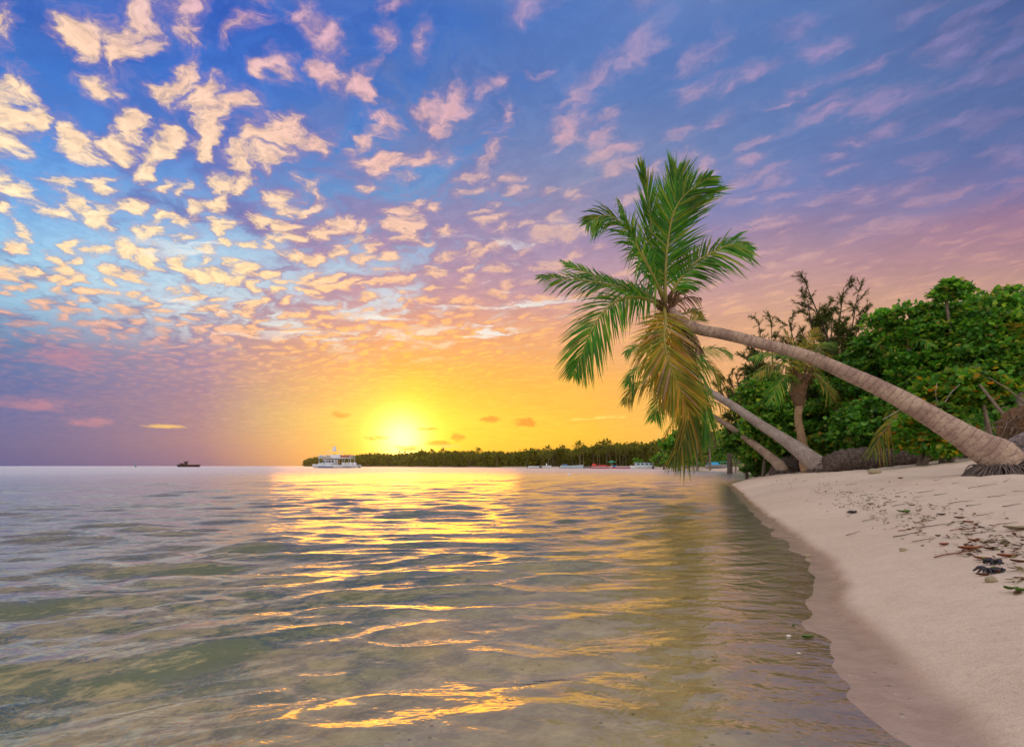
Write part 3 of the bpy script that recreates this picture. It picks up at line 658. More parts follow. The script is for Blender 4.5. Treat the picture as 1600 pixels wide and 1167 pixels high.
# ---- upright young palm with a shaggy boot
b4 = at(1268, 726, 19.5); b4.z = gzs(b4.x, b4.y)
p4 = root('young_palm', tuple(b4), 'short upright palm with a curved tan trunk and shaggy brown boot, behind the fallen log', 'palm tree')
trunk(p4, [Vector((b4.x, b4.y, b4.z-.1))]+[at(a, b, 19.5) for a, b in [(1262,722),(1256,700),(1251,675),(1247,650),(1252,622),(1253,600)]], [.34,.30,.17,.14,.135,.15,.2], 'trunk_tan', .1, 16)
mb = MB(); tube(mb, catmull([at(1249,634,19.5), at(1247,612,19.5), at(1249,596,19.5), at(1251,584,19.5)], 12), np.interp(np.linspace(0,1,12), [0,.3,.7,1], [.16,.30,.26,.12]), 14, rough=.16); part(mb, 'fibre_boot', M['boot'], p4)
stub_leaf_bases(p4, at(1250, 598, 19.5), (0, 0, 1), 26, .27, .6)
for rows, mm in (([(1250,590,0),(1246,560,.1),(1238,535,.1),(1226,515,.1)], 'palm_olive'), ([(1250,590,0),(1256,555,.3),(1264,530,.4),(1276,512,.4)], 'palm_yellow'), ([(1250,590,0),(1228,572,-.2),(1205,570,-.3),(1180,590,-.4)], 'palm_olive'),
    ([(1250,590,0),(1225,560,.2),(1200,552,.3),(1172,560,.3)], 'palm_green'), ([(1250,590,0),(1272,568,0),(1292,560,-.1),(1316,574,-.2)], 'palm_yellow'), ([(1250,590,0),(1275,585,-.3),(1290,600,-.5),(1300,625,-.6)], 'palm_olive'),
    ([(1250,590,0),(1230,588,-.5),(1214,604,-.7),(1206,628,-.8)], 'palm_green'), ([(1250,590,0),(1248,560,-.5),(1240,548,-.9),(1228,556,-1.3)], 'palm_green'), ([(1250,590,0),(1262,560,-.4),(1276,545,-.8),(1290,552,-1.1)], 'palm_olive'), ([(1250,590,0),(1262,560,.5),(1284,538,.9),(1304,535,1.1)], 'palm_green')):
    add_frond(p4, [at(a, b, 19.5+d) for a, b, d in rows], .62, m=mm, droop=.5, n=40, r0=.025, face=(0,-.6,.8), lw=.045)
# ---- fallen fibrous trunks
def log(label, rows, rad, m, n_strands, flat=1.0, cat='fallen log', cap=None):
    c = [at(*r) for r in rows]; cc = catmull(c, 60); rr = np.interp(np.linspace(0, 1, 60), np.linspace(0, 1, len(rad)), rad)
    mbl = MB(); tube(mbl, cc, rr*(1+.06*np.sin(np.arange(60)*2.1)), 26, rough=.07)
    mr = mbl
    for _ in range(n_strands):
        u = RNG.beta(1.0, 2.2); i = u*59; p = np.array([np.interp(i, np.arange(60), cc[:, k]) for k in range(3)]); R = np.interp(i, np.arange(60), rr)
        a = RNG.uniform(0, 2*math.pi); v = np.array([.35*RNG.normal(), math.cos(a)*1.0, math.sin(a)]); v /= np.linalg.norm(v)
        q = p+v*R*.97; e = q+v*RNG.uniform(.01, .05)+np.array([RNG.normal(0, .09), RNG.normal(0, .05), -RNG.uniform(.02, .12)])
        tube(mr, np.array([q, (q+e)/2+v*.02, e]), [.011, .009, .004], 4, cap=False)
    return single(mbl, 'fallen_palm_log', M[m], label, cat, origin=tuple(cc[0]))
log('long dark shaggy log with a grey tapering tip, right of the leaning palms', [(1290,727,17.2),(1315,722,17.1),(1350,719,17.0),(1390,718,16.9),(1425,717,16.8),(1458,716,16.7)], [.28,.40,.42,.36,.26,.08], 'fibre', 420)
log('low dark fibrous mound behind the bases of the two thin leaning trunks', [(1205,741,22.5),(1222,732,22),(1245,727,21.8),(1268,729,21.5),(1284,735,21.5)], [.15,.42,.48,.42,.25], 'fibre', 200, cat='root mound')
# pale weathered fallen trunk and root ball at the right edge
o = root('fallen_palm_log', tuple(at(1596,700,9.2)), 'pale weathered trunk lying behind the big palm base at the right edge', 'fallen log')
mb = MB(); cc = catmull([at(1572,702,9.6), at(1592,694,9.5), at(1625,684,9.4), at(1680,672,9.2)], 30); tube(mb, cc, np.linspace(.13,.24,30), 20, rough=.03); part(mb, 'stem', M['fibre_pale'], o)
mb = MB(); cc = catmull([at(1566,716,9.4), at(1595,712,9.3), at(1640,704,9.2)], 20); tube(mb, cc, np.linspace(.09,.17,20), 14, rough=.05); part(mb, 'side_stem', M['fibre_pale'], o)
o = root('root_ball', tuple(at(1592,690,10.2)), 'shaggy brown root ball with pale loops standing behind the big palm base', 'root ball')
mb = MB(); cc = catmull([at(1571,700,10.4), at(1584,680,10.3), at(1600,668,10.3), at(1630,660,10.3)], 24); tube(mb, cc, np.interp(np.linspace(0,1,24),[0,.3,.7,1],[.08,.28,.42,.35]), 22, rough=.1); part(mb, 'core', M['boot'], o)
mb = MB()
for _ in range(140):
    p = np.array(at(RNG.uniform(1565, 1625), RNG.uniform(655, 705), 10.1)); d = RNG.normal(0, .13, 3)
    tube(mb, catmull([p, p+d+[0,-.08,.05], p+d*2+[-.05,-.05,-.18]], 6), np.linspace(.012, .005, 6), 4, cap=False)
part(mb, 'root_strands', M['root_brown'], o)
# ================================================================== broadleaf trees, casuarinas, shrubs
def leaves(mb, pos, size, up=.6, mi=0, shape='round', jitter=.35, rg=RNG):
    """one small folded leaf per position; every leaf is its own island"""
    n = len(pos); pos = np.asarray(pos)
    nrm = rg.normal(0, 1, (n, 3))*(1-up)+np.array([0, -.15, 1])*up; nrm /= np.linalg.norm(nrm, axis=1)[:, None]
    a = rg.normal(0, 1, (n, 3)); a -= nrm*(a*nrm).sum(1)[:, None]; a /= np.linalg.norm(a, axis=1)[:, None]; b = np.cross(nrm, a)
    s = (size*rg.uniform(1-jitter, 1+jitter, n))[:, None]
    wv = .42 if shape == 'round' else (.22 if shape == 'long' else .1)
    tip = pos+a*s; m1 = pos+a*s*.5-nrm*s*.06
    l1 = pos+a*s*.30+b*s*wv+nrm*s*.05; l2 = pos+a*s*.75+b*s*wv*.8+nrm*s*.04; r1 = pos+a*s*.30-b*s*wv+nrm*s*.05; r2 = pos+a*s*.75-b*s*wv*.8+nrm*s*.04
    v = np.stack([pos, l1, l2, tip, r2, r1], 1).reshape(-1, 3)
    k = np.arange(n)[:, None]*6
    f = np.concatenate([k+np.array([0, 1, 2, 3]), k+np.array([0, 3, 4, 5])])
    mb.add(v, f, mi, smooth=False)
def blob_leaves(c, r, nclump, nleaf, size, shape='round', flat=.55, up=.6, mat_i=0, mb=None, cl=.30, rg=RNG, shell=.45, cut=None):
    mb = mb or MB(); c = np.array(c); r = np.array(r)
    d = rg.normal(0, 1, (nclump, 3)); d /= np.linalg.norm(d, axis=1)[:, None]
    rad = (shell+(1-shell)*rg.random(nclump)**.6)[:, None]
    rad = rad*(1+.35*np.stack([vnoise(d[:, 0]*2+c[0], d[:, 2]*2+c[2]+d[:, 1], 1.3, 3)], 1)*2)
    cc = c+d*rad*r
    if cut is not None: cc = cc[cc[:, 2] > cut]
    m = len(cc); rr = cl*rg.uniform(.6, 1.4, m)
    o = rg.normal(0, .5, (m, nleaf, 3))*np.array([1, 1, flat])*rr[:, None, None]
    pos = (cc[:, None]+o).reshape(-1, 3)
    leaves(mb, pos, size, up, mat_i, shape, rg=rg)
    return mb, cc
def limbs(mb, base, tips, r0=.1, sides=6, mid=.5, wig=.15):
    base = np.array(base)
    for t in tips:
        t = np.array(t); m_ = base*(1-mid)+t*mid+RNG.normal(0, wig, 3)*np.linalg.norm(t-base)*.3; m_[2] -= .05*np.linalg.norm(t-base)
        tube(mb, catmull([base, m_, t], 8), np.linspace(r0, r0*.15, 8), sides, cap=False)
def broadleaf(label, c, r, m, nclump, nleaf=62, size=.13, name='broadleaf_tree', cat='tree', shape='round', flat=.4, up=.6, cl=.32, group=None, shell=.5, woodm='wood', stems=1, cutoff=True):
    c = np.array(c, float); bx_, by_ = c[0]+RNG.uniform(-.3, .3), c[1]+.2; z0 = gzs(bx_, by_)
    o = root(name, (bx_, by_, z0), label, cat, group)
    mb, cc = blob_leaves(c, r, nclump, nleaf, size, shape, flat, up, cl=cl, shell=shell, cut=z0+.1)
    part(mb, 'crown', M[m], o)
    t = MB()
    for s_ in range(stems):
        fork = np.array([c[0]+RNG.uniform(-.25, .25)*r[0]*(stems > 1)*2, c[1]+RNG.uniform(-.3, .3), max(z0+.4, c[2]-.45*r[2])])
        st = np.array([bx_+(fork[0]-bx_)*.4, by_, z0-.15])
        rt = .05+.035*max(r)
        tube(t, catmull([st, (st+fork)/2+RNG.normal(0, .12, 3), fork], 9), np.linspace(rt, rt*.65, 9), 8, cap=False)
        limbs(t, fork, cc[RNG.choice(len(cc), min(len(cc), 22//stems), replace=False)], rt*.5)
    part(t, 'trunk', M[woodm], o)
    return o
def bl(label, px, py, rx, ry, Y, m, dens=1.0, **kw):
    c = at(px, py, Y); r = (rx/F*Y, max(rx, ry)/F*Y*.55, ry/F*Y)
    area = (rx*ry)/(70*70)
    n = int(330*dens*area*(Y/17.0)**.0)
    return broadleaf(label, c, r, m, n, **kw)
bl('broad green tree filling the right edge above the pale fallen trunk', 1585, 560, 95, 92, 17.0, 'leaf_bright', 1.0, size=.135, stems=2)
bl('tall rounded green tree left of the one at the right edge', 1478, 560, 88, 82, 18.5, 'leaf_bright', .95, size=.135)
bl('dense dark green tree behind the middle of the big leaning trunk', 1392, 580, 70, 72, 20.5, 'leaf_deep', 1.0, size=.135)
bl('rounded green tree rising where the big trunk crosses the thicket edge', 1335, 612, 58, 66, 22.0, 'leaf_bright', 1.0, size=.14)
bl('dark backing tree behind the whole right side of the thicket', 1540, 605, 150, 105, 23.0, 'leaf_deep', .62, size=.19, cl=.5)
bl('dark green tree deep behind the young upright palm', 1320, 655, 100, 72, 24.0, 'leaf_deep', .8, size=.19, cl=.45)
bl('bright green bushy tree left of the young upright palm', 1215, 668, 60, 48, 22.6, 'leaf_bright', 1.0, size=.17, cl=.4)
bl('light green tree crown showing between the second leaning trunk and the young palm', 1192, 622, 42, 36, 23.2, 'leaf_bright', .9, size=.14, cl=.35)
bl('low green tree sloping down to the cove beach', 1170, 692, 42, 34, 27.0, 'leaf_deep', 1.0, size=.17, cl=.4)
bl('young seagrape shrub with yellow and orange leaves under the big trunk', 1458, 672, 46, 46, 14.5, 'leaf_autumn', 1.0, size=.15, name='seagrape_shrub', cat='shrub', cl=.24, stems=3)
bl('yellow-green shrub mass hanging over the big trunk near the right edge', 1500, 610, 62, 36, 14.8, 'leaf_autumn', .55, size=.15, name='seagrape_shrub', cat='shrub', cl=.26, stems=2)
bl('low shrub with orange tints beside the young palm, behind the long log', 1300, 700, 42, 22, 20.0, 'leaf_autumn', .9, size=.15, name='seagrape_shrub', cat='shrub', cl=.26, stems=3)
bl('shaded olive shrub behind the long dark log', 1368, 668, 62, 44, 18.5, 'leaf_deep', .9, size=.15, name='shrub', cat='shrub', stems=3)
bl('dark shrub under the big trunk close to its base', 1545, 680, 55, 38, 16.0, 'leaf_deep', .7, size=.15, name='shrub', cat='shrub', stems=3)
bl('flat layered tree top along the upper right skyline', 1575, 472, 62, 20, 18.5, 'leaf_bright', .7, size=.135, flat=.2, cl=.3)
bl('small open sprig-like tree standing above the thicket skyline', 1487, 456, 26, 16, 17.5, 'leaf_bright', .75, size=.15, flat=.25, cl=.22, name='almond_tree')
bl('spreading layered tree on the sloping skyline of the thicket', 1425, 500, 60, 24, 19.0, 'leaf_bright', .8, size=.135, flat=.22, cl=.3, name='almond_tree')
bl('low dark green shrub overhanging the cove sand left of the root mound', 1185, 722, 22, 20, 27.0, 'leaf_deep', 1.0, size=.15, name='shrub', cat='shrub', cl=.3, stems=3)
# casuarinas: thin dark feathery branches
def casuarina(label, base, tips, nt=34, spread=1.0, dens=1.0, seed=3):
    rg = np.random.default_rng(seed); base = np.array(base); o = root('casuarina_tree', tuple(base), label, 'tree')
    tb = MB(); pos = []; dirs = []
    def spray(p, d, L, r, lev):
        """a wispy branchlet: thin stem, feathered along its whole length"""
        d = d/np.linalg.norm(d); q = p+d*L; m_ = (p+q)/2+rg.normal(0, .05*L, 3)-np.array([0, 0, .03*L])
        c = catmull([p, m_, q], 7); tube(tb, c, np.linspace(r, r*.4, 7), 4, cap=False)
        for t in np.linspace(.2 if lev else .0, 1, max(3, int(L*16*dens))):
            pos.append(np.array([np.interp(t*6, np.arange(7), c[:, k]) for k in range(3)])); dirs.append(d)
        if lev:
            for k in range(int(rg.integers(4, 7))):
                t = rg.uniform(.15, .95); i = np.array([np.interp(t*6, np.arange(7), c[:, k2]) for k2 in range(3)])
                nd = d*.9+rg.normal(0, .5, 3)*spread; spray(i, nd, L*rg.uniform(.3, .55), r*.55, lev-1)
    for tp in tips:
        tp = np.array(tp); v = tp-base; L = np.linalg.norm(v)
        path = catmull([base, base+v*.5+rg.normal(0, .25, 3), tp], 14); tube(tb, path, np.linspace(.085, .015, 14), 6, cap=False)
        for t in np.concatenate([np.linspace(.38, 1.0, 15)]):
            p = np.array([np.interp(t*13, np.arange(14), path[:, k]) for k in range(3)])
            h = rg.normal(0, 1, 3); h[2] = abs(h[2])*.3; h /= np.linalg.norm(h)
            spray(p, v/L*.7+h*.8, rg.uniform(.75, 1.25)*(1.35-t*.85), .014, 2 if t < .8 else 1)
    part(tb, 'branches', M['wood_dark'], o)
    pos = np.array(pos); dirs = np.array(dirs); V = []; n = len(pos); per = 7
    pp = np.repeat(pos, per, 0); dd = np.repeat(dirs, per, 0)*1.0+rg.normal(0, .42, (n*per, 3)); dd /= np.linalg.norm(dd, axis=1)[:, None]
    ln = rg.uniform(.08, .20, n*per)[:, None]; wv = np.cross(dd, rg.normal(0, 1, (n*per, 3))); wv /= np.linalg.norm(wv, axis=1)[:, None]; wv *= .010
    a = pp; b = pp+dd*ln-np.array([0, 0, .03]); v = np.stack([a-wv, a+wv, b+wv*.5, b-wv*.5], 1).reshape(-1, 3)
    mb = MB(); mb.add(v, np.arange(n*per)[:, None]*4+np.arange(4), smooth=False); part(mb, 'crown', M['needle'], o)
    return o
def cb(px, Y):
    x = at(px, 700, Y).x; return (x, Y, gzs(x, Y))
casuarina('tall thin casuarina left of the pair on the skyline, its top spiky and open', cb(1290, 23), [at(1258,440,22.5), at(1262,470,22), at(1232,500,23), at(1275,492,23)], seed=3)
casuarina('thin casuarina right of the pair, branches leaning right', cb(1300, 24), [at(1318,450,23.5), at(1340,460,24), at(1300,500,24), at(1345,490,24)], seed=4)
casuarina('lower feathery casuarina between the second trunk and the young palm crown', cb(1235, 27), [at(1185,500,27), at(1205,505,27.5), at(1168,560,26.5), at(1138,590,26.5)], seed=8, spread=1.1)
casuarina('small dark casuarina spreading just above the second leaning trunk', cb(1225, 26), [at(1178,545,25.5), at(1125,606,25), at(1150,590,25.5)], seed=12, spread=1.1)
# palms inside the thicket
def small_palm(label, px, py, Y, n, L, wid, mats, hgt=None, elev=(70, -10), nl=36, name='young_palm', tr_r=.11, bark_m='trunk_pale'):
    c = at(px, py, Y); z0 = gzs(c.x, c.y); o = root(name, (c.x+.15, c.y, z0), label, 'palm tree')
    t = MB(); tube(t, catmull([(c.x+.15, c.y, z0-.1), (c.x+.1, c.y, (z0+c.z)/2), tuple(c)], 12), np.linspace(tr_r*1.3, tr_r, 12), 9, rough=.03); part(t, 'trunk', M[bark_m], o)
    crown(o, c, n, L, wid, mats=mats, elev=elev, nl=nl)
    return o
small_palm('palm whose fan of fronds shows in the thicket below its skyline', 1420, 545, 18.6, 9, 1.7, .5, ['palm_green', 'palm_green', 'palm_olive'])
small_palm('palm with dull olive fronds left of the orange shrub, partly dried', 1372, 645, 18.8, 10, 1.8, .55, ['palm_olive', 'palm_green', 'palm_olive'], elev=(60, -25))
small_palm('palm with drooping green fronds right behind the young upright palm', 1310, 640, 21.5, 9, 2.1, .6, ['palm_green', 'palm_olive'], elev=(60, -20))
small_palm('palm fronds poking out of the foliage at the right edge', 1588, 545, 16.4, 8, 1.4, .42, ['palm_green', 'palm_olive'])
small_palm('low shaded palm among the dry branches under the big trunk', 1500, 668, 16.9, 9, 1.5, .5, ['palm_olive', 'palm_dead', 'palm_green'], elev=(50, -30))
# dead branches and poles under the canopy
def sticks(label, name, rows, m='drift', cat='dead branches', r=.022):
    mb = MB()
    for q in rows: tube(mb, catmull([at(*p) for p in q], 10), np.linspace(r, r*.4, 10)*RNG.uniform(.7, 1.3), 5)
    return single(mb, name, M[m], label, cat)
rows = []
for _ in range(26):
    x = RNG.uniform(1385, 1470); y = RNG.uniform(672, 708); a = RNG.uniform(-2.6, -.4); l = RNG.uniform(14, 42); Y = RNG.uniform(14.9, 16.0)
    rows.append([(x, y, Y), (x+math.cos(a)*l*.5+RNG.normal(0, 3), y+math.sin(a)*l*.35, Y-.1), (x+math.cos(a)*l, y+math.sin(a)*l*.55+RNG.uniform(0, 10), Y-.1)])
sticks('tangle of grey dead branches under the thicket behind the long log', 'dead_branches', rows)
sticks('pale bare twig curling against the leaves above the big trunk', 'dead_branch', [[(1470,640,14.2),(1485,615,14.0),(1500,600,13.9)]], r=.012, cat='dead branch')
sticks('short grey twig standing upright above the middle of the big trunk', 'dead_branch', [[(1464,598,14),(1462,615,14),(1465,628,14)]], r=.010, cat='dead branch')
sticks('long bare grey branch left of the yellow-green shrub, below the big trunk', 'dead_branch', [[(1380,655,15),(1410,638,14.9),(1440,622,14.8)]], r=.014, cat='dead branch')
for lab, rw, rr in (('thick bare pole slanting down left behind the big palm base', [(1618,705,13),(1570,650,13.2),(1530,600,13.5)], .05), ('bare stem standing just left of the big palm base', [(1548,690,14.5),(1540,650,14.5),(1532,610,14.6)], .07), ('thin bare pole crossing the thicket at the right edge', [(1622,650,13.4),(1580,612,13.5),(1545,590,13.6)], .035)):
    sticks(lab, 'bare_trunk', [rw], 'wood', 'tree trunk', rr)
# hanging dead fronds
for lab, rw in (('brown dead palm frond hanging behind the long log', [(1440,628,15),(1405,650,14.9),(1378,678,14.8),(1362,708,14.8)]), ('grey dead palm frond drooping behind the young palm foot', [(1258,705,20.5),(1275,690,20.4),(1295,688,20.3),(1308,700,20.2)])):
    mbf, c_, L_ = frond([at(*q) for q in rw], .55, n=44, droop=.9, face=(0,-.8,.6), ragged=.4)
    o = single(mbf, 'dead_frond', M['palm_dead'] if 'grey' in lab else M['palm_olive'], lab, 'palm frond', origin=tuple(at(*rw[0]))); 
    r_ = MB(); tube(r_, c_, np.linspace(.025, .005, len(c_)), 5, cap=False); k = r_.build('midrib', M['rachis_dry'], o, origin=np.array(at(*rw[0])))
# shade-giving mass behind: continuous hinterland wood
def hinterland(name, label, pts, hgt, depth, n, size, m, cl):
    pts = np.array(pts, float); seg = np.concatenate([[0], np.cumsum(np.hypot(*np.diff(pts[:, :2], axis=0).T))])
    u = RNG.uniform(0, seg[-1], n); x = np.interp(u, seg, pts[:, 0]); y = np.interp(u, seg, pts[:, 1]); h = np.interp(u, seg, pts[:, 2])
    dd = RNG.uniform(0, 1, n)*depth; x = x+dd*.55; y = y+dd*.8
    top = h*(.72+.75*vnoise(u, dd*.5, 1/6.0, 3)+.15); z = top*(1-RNG.random(n)**1.8)
    g0 = gz(x, y, False)
    mb = MB(); cc = np.stack([x, y, g0+z], 1)
    nl = 9; pos = (cc[:, None]+RNG.normal(0, .5, (n, nl, 3))*cl).reshape(-1, 3)
    leaves(mb, pos, size, .45, 0, 'round')
    o = mb.build(name, M[m]); return tag(o, label, 'woodland', kind='stuff')
hinterland('thicket', 'deep green undergrowth and trees closing the view behind the beach trees', [(15.5,25,3.4),(19,24,4.6),(24,23,5.8),(34,22,7.0)], 1, 8, 5200, .30, 'leaf_deep', .55)
# ================================================================== far shore: wood, palms, boats
sky_px = [(474,717,800),(505,714,700),(560,711,520),(620,712,430),(660,709,350),(700,707,300),(760,708,250),(830,709,217),(880,702,208),(920,697,202),(960,696,195),(1010,694,180),(1050,690,152),(1085,686,118),(1130,680,88),(1185,676,80)]
def strip(name, label, a, b, depth, n, size, cl, m='far_leaf'):
    pts = []
    for px, py, Y in sky_px[a:b]:
        v = at(px, py, Y+12); pts.append((v.x, v.y, v.z*(.84 if px < 800 else .95)))
    hinterland(name, label, pts, 0, depth, n, size, m, cl)
strip('distant_wood', 'far wooded point low on the horizon round the ferry, golden in the sun', 0, 5, 16, 7000, 1.7, 2.6)
strip('distant_wood', 'band of golden green trees across the bay between the ferry and the boats', 4, 9, 12, 9000, .85, 1.4)
strip('distant_wood', 'taller olive green trees along the shore behind the moored boats', 8, 13, 10, 9000, .6, .95)
strip('distant_wood', 'green trees behind the little cove beach near the blue tarpaulin', 12, 16, 18, 4200, .42, .8, 'leaf_deep')
def far_palm(seed):
    rg = np.random.default_rng(seed); o = root('coconut_palm', (0, 0, 0), 'x', 'palm tree', 'coconut palms on the far shore')
    lx, ly = rg.normal(0, .7, 2); h = 8.0
    t = MB(); tube(t, catmull([(0, 0, -.5), (lx*.3, ly*.3, h*.5), (lx, ly, h)], 8), np.linspace(.16, .1, 8), 6, cap=False); part(t, 'trunk', M['wood'], o)
    V = []; Q = []
    for i in range(17):
        a = i*2.399; el = math.radians(72-112*(i/16)); hd = np.array([math.cos(a), math.sin(a), 0]); d = hd*math.cos(el)+np.array([0, 0, math.sin(el)])
        L = 2.9*rg.uniform(.8, 1.1); c = np.array([lx, ly, h])
        for k in range(9):
            u = .18+.82*k/8; p = c+d*L*u+np.array([0, 0, -1])*L*.5*u**2*math.cos(el)**.5 if math.cos(el) > 0 else c+d*L*u
            S = np.cross(d, [0, 0, 1.]); S /= np.linalg.norm(S)+1e-6
            for sgn in (-1, 1):
                w_ = .95*math.sin(math.pi*(.15+.8*u))
                e = p+S*sgn*w_*.75+d*w_*.6-np.array([0, 0, 1])*w_*.5; wv = d*.13; b_ = len(V)
                V += [p-wv, p+wv, e+wv*.2, e-wv*.2]; Q.append([b_, b_+1, b_+2, b_+3])
    c_ = MB(); c_.add(np.array(V), np.array(Q), smooth=False); part(c_, 'crown', M['far_leaf'], o)
    return o
protos = [far_palm(s_) for s_ in (1, 2, 3, 4)]; used = [False]*4
def seglabel(px):
    for lim, t in ((500, 'tiny palm on the far point left of the ferry'), (562, 'tiny palm of the far point behind the ferry'), (650, 'distant golden palm right of the ferry, under the setting sun'), (740, 'distant palm crown in the treeline right of the setting sun'),
                   (820, 'distant palm in the treeline left of the first white boat'), (868, 'distant palm rising behind the first white boat'), (915, 'distant palm rising behind the second pale boat'), (955, 'palm on the far shore behind the red boat'), (990, 'palm on the far shore behind the red and white boat'), (1030, 'palm on the far shore behind the large grey boat'), (1200, 'palm on the cove shore seen past the hanging fronds')):
        if px < lim: return t
sx_ = [a for a, b, c in sky_px]; 
pxs = np.sort(np.concatenate([RNG.uniform(476, 700, 34), RNG.uniform(690, 1000, 66), RNG.uniform(980, 1110, 20), [659, 677, 692, 747, 857, 906, 931, 952]]))
for i, px in enumerate(pxs):
    py = np.interp(px, sx_, [b for a, b, c in sky_px]); Y = np.interp(px, sx_, [c for a, b, c in sky_px])+RNG.uniform(4, 20)
    tall = px in (659, 677, 692, 747, 857, 906, 931, 952)
    top = py-(7.5 if tall else RNG.uniform(-7, 3))*(.7 if px < 700 else 1); v = at(px, top, Y); z0 = gzs(v.x, v.y); s_ = max(.35, (v.z-z0)/8.6)
    k = i % 4
    if not used[k]: o = protos[k]; used[k] = True; o.location = (v.x, v.y, z0); o.scale = (s_*.95,)*3; o.rotation_euler.z = RNG.uniform(0, 6.28); o['label'] = seglabel(px)
    else: copy_thing(protos[k], (v.x, v.y, z0), seglabel(px), RNG.uniform(0, 6.28), s_*.95)
# trees of the cove
bl('grey-green tree on the cove shore directly behind the hanging fronds', 1062, 700, 26, 26, 90.0, 'leaf_bright', .7, size=.62, cl=1.0)
bl('bright green tree above the blue tarpaulin on the cove beach', 1105, 694, 30, 24, 82.0, 'leaf_bright', .8, size=.55, cl=.9)
bl('dark green tree behind the grey stick fence of the cove', 1158, 692, 32, 26, 62.0, 'leaf_deep', .9, size=.42, cl=.75)
bl('green tree closing the cove right of the stick fence', 1190, 690, 30, 40, 46.0, 'leaf_bright', .9, size=.32, cl=.6)
bl('low bright bush on the shore behind the large grey boat', 1000, 721, 12, 6, 178.0, 'leaf_bright', 1.4, size=.6, cl=.9, name='shrub', cat='shrub')
bl('low green bush on the sand behind the moored boats, left of the bay stump', 1032, 717, 14, 10, 148.0, 'leaf_bright', 1.2, size=.6, cl=.9, name='shrub', cat='shrub')
small_palm('palm with a dark shaggy trunk standing at the water edge of the cove', 1138, 678, 50.0, 14, 3.0, 1.0, ['palm_green', 'palm_olive'], elev=(70, -50), nl=22, name='coconut_palm', tr_r=.2, bark_m='fibre')
small_palm('slim palm on the cove beach seen left of the blue tarpaulin', 1088, 676, 78.0, 12, 3.2, 1.0, ['palm_olive', 'palm_green'], elev=(70, -40), nl=16, name='coconut_palm', tr_r=.12, bark_m='wood')
small_palm('palm crown beside the slim cove palm, higher and darker', 1108, 662, 74.0, 12, 3.2, 1.0, ['palm_green'], elev=(70, -40), nl=16, name='coconut_palm', tr_r=.12, bark_m='wood')
# ------------------------------------------------------------------ boats
def hull(mb, L, B, D, sheer=.25, mi=0, n=17, bow=1.0, tr=.8):
    """open boat hull along x, bow at +x, keel at z=0"""
    V = []; k = 9
    for i in range(n):
        u = i/(n-1); x = (u-.5)*L; b = B/2*(tr+(1-tr)*min(1, u*3))*(1-max(0, (u-.55)/.45)**2.2*.97); top = D*(1+sheer*bow*max(0, (u-.35)/.65)**2+.06*(1-u))
        for j in range(k):
            a = (j/(k-1)-.5)*math.pi; y = b*math.sin(a)*(abs(math.sin(a))**-.35 if abs(math.sin(a)) > .05 else 1); z = top*(1-math.cos(a)**.7 if math.cos(a) > 0 else 1)
            V.append((x+(.12*L*max(0, u-.8)*z/top), y, z))
    V = np.array(V); i, j = np.meshgrid(np.arange(n-1), np.arange(k-1), indexing='ij'); i = i.ravel(); j = j.ravel()
    f = np.stack([i*k+j, (i+1)*k+j, (i+1)*k+j+1, i*k+j+1], 1)
    mb.add(V, f, mi)
    inner = V.copy(); inner[:, 1] *= .9; inner[:, 2] = np.maximum(inner[:, 2], D*.45)-.002; inner[:, 0] *= .985
    mb.add(inner, f[:, ::-1], mi)
    mb.add(V[:k], [[a, a+1, k-2-a, k-1-a] for a in range(0, (k-1)//2)] if False else [[0, 1, 7, 8], [1, 2, 6, 7], [2, 3, 5, 6]], mi)
    rail = [np.array(V[np.arange(n)*k]), np.array(V[np.arange(n)*k+k-1])]
    return rail
def place(o, px, Y, z=-.15, rz=0):
    o.location = (at(px, 728, Y).x, Y, z); o.rotation_euler.z = rz
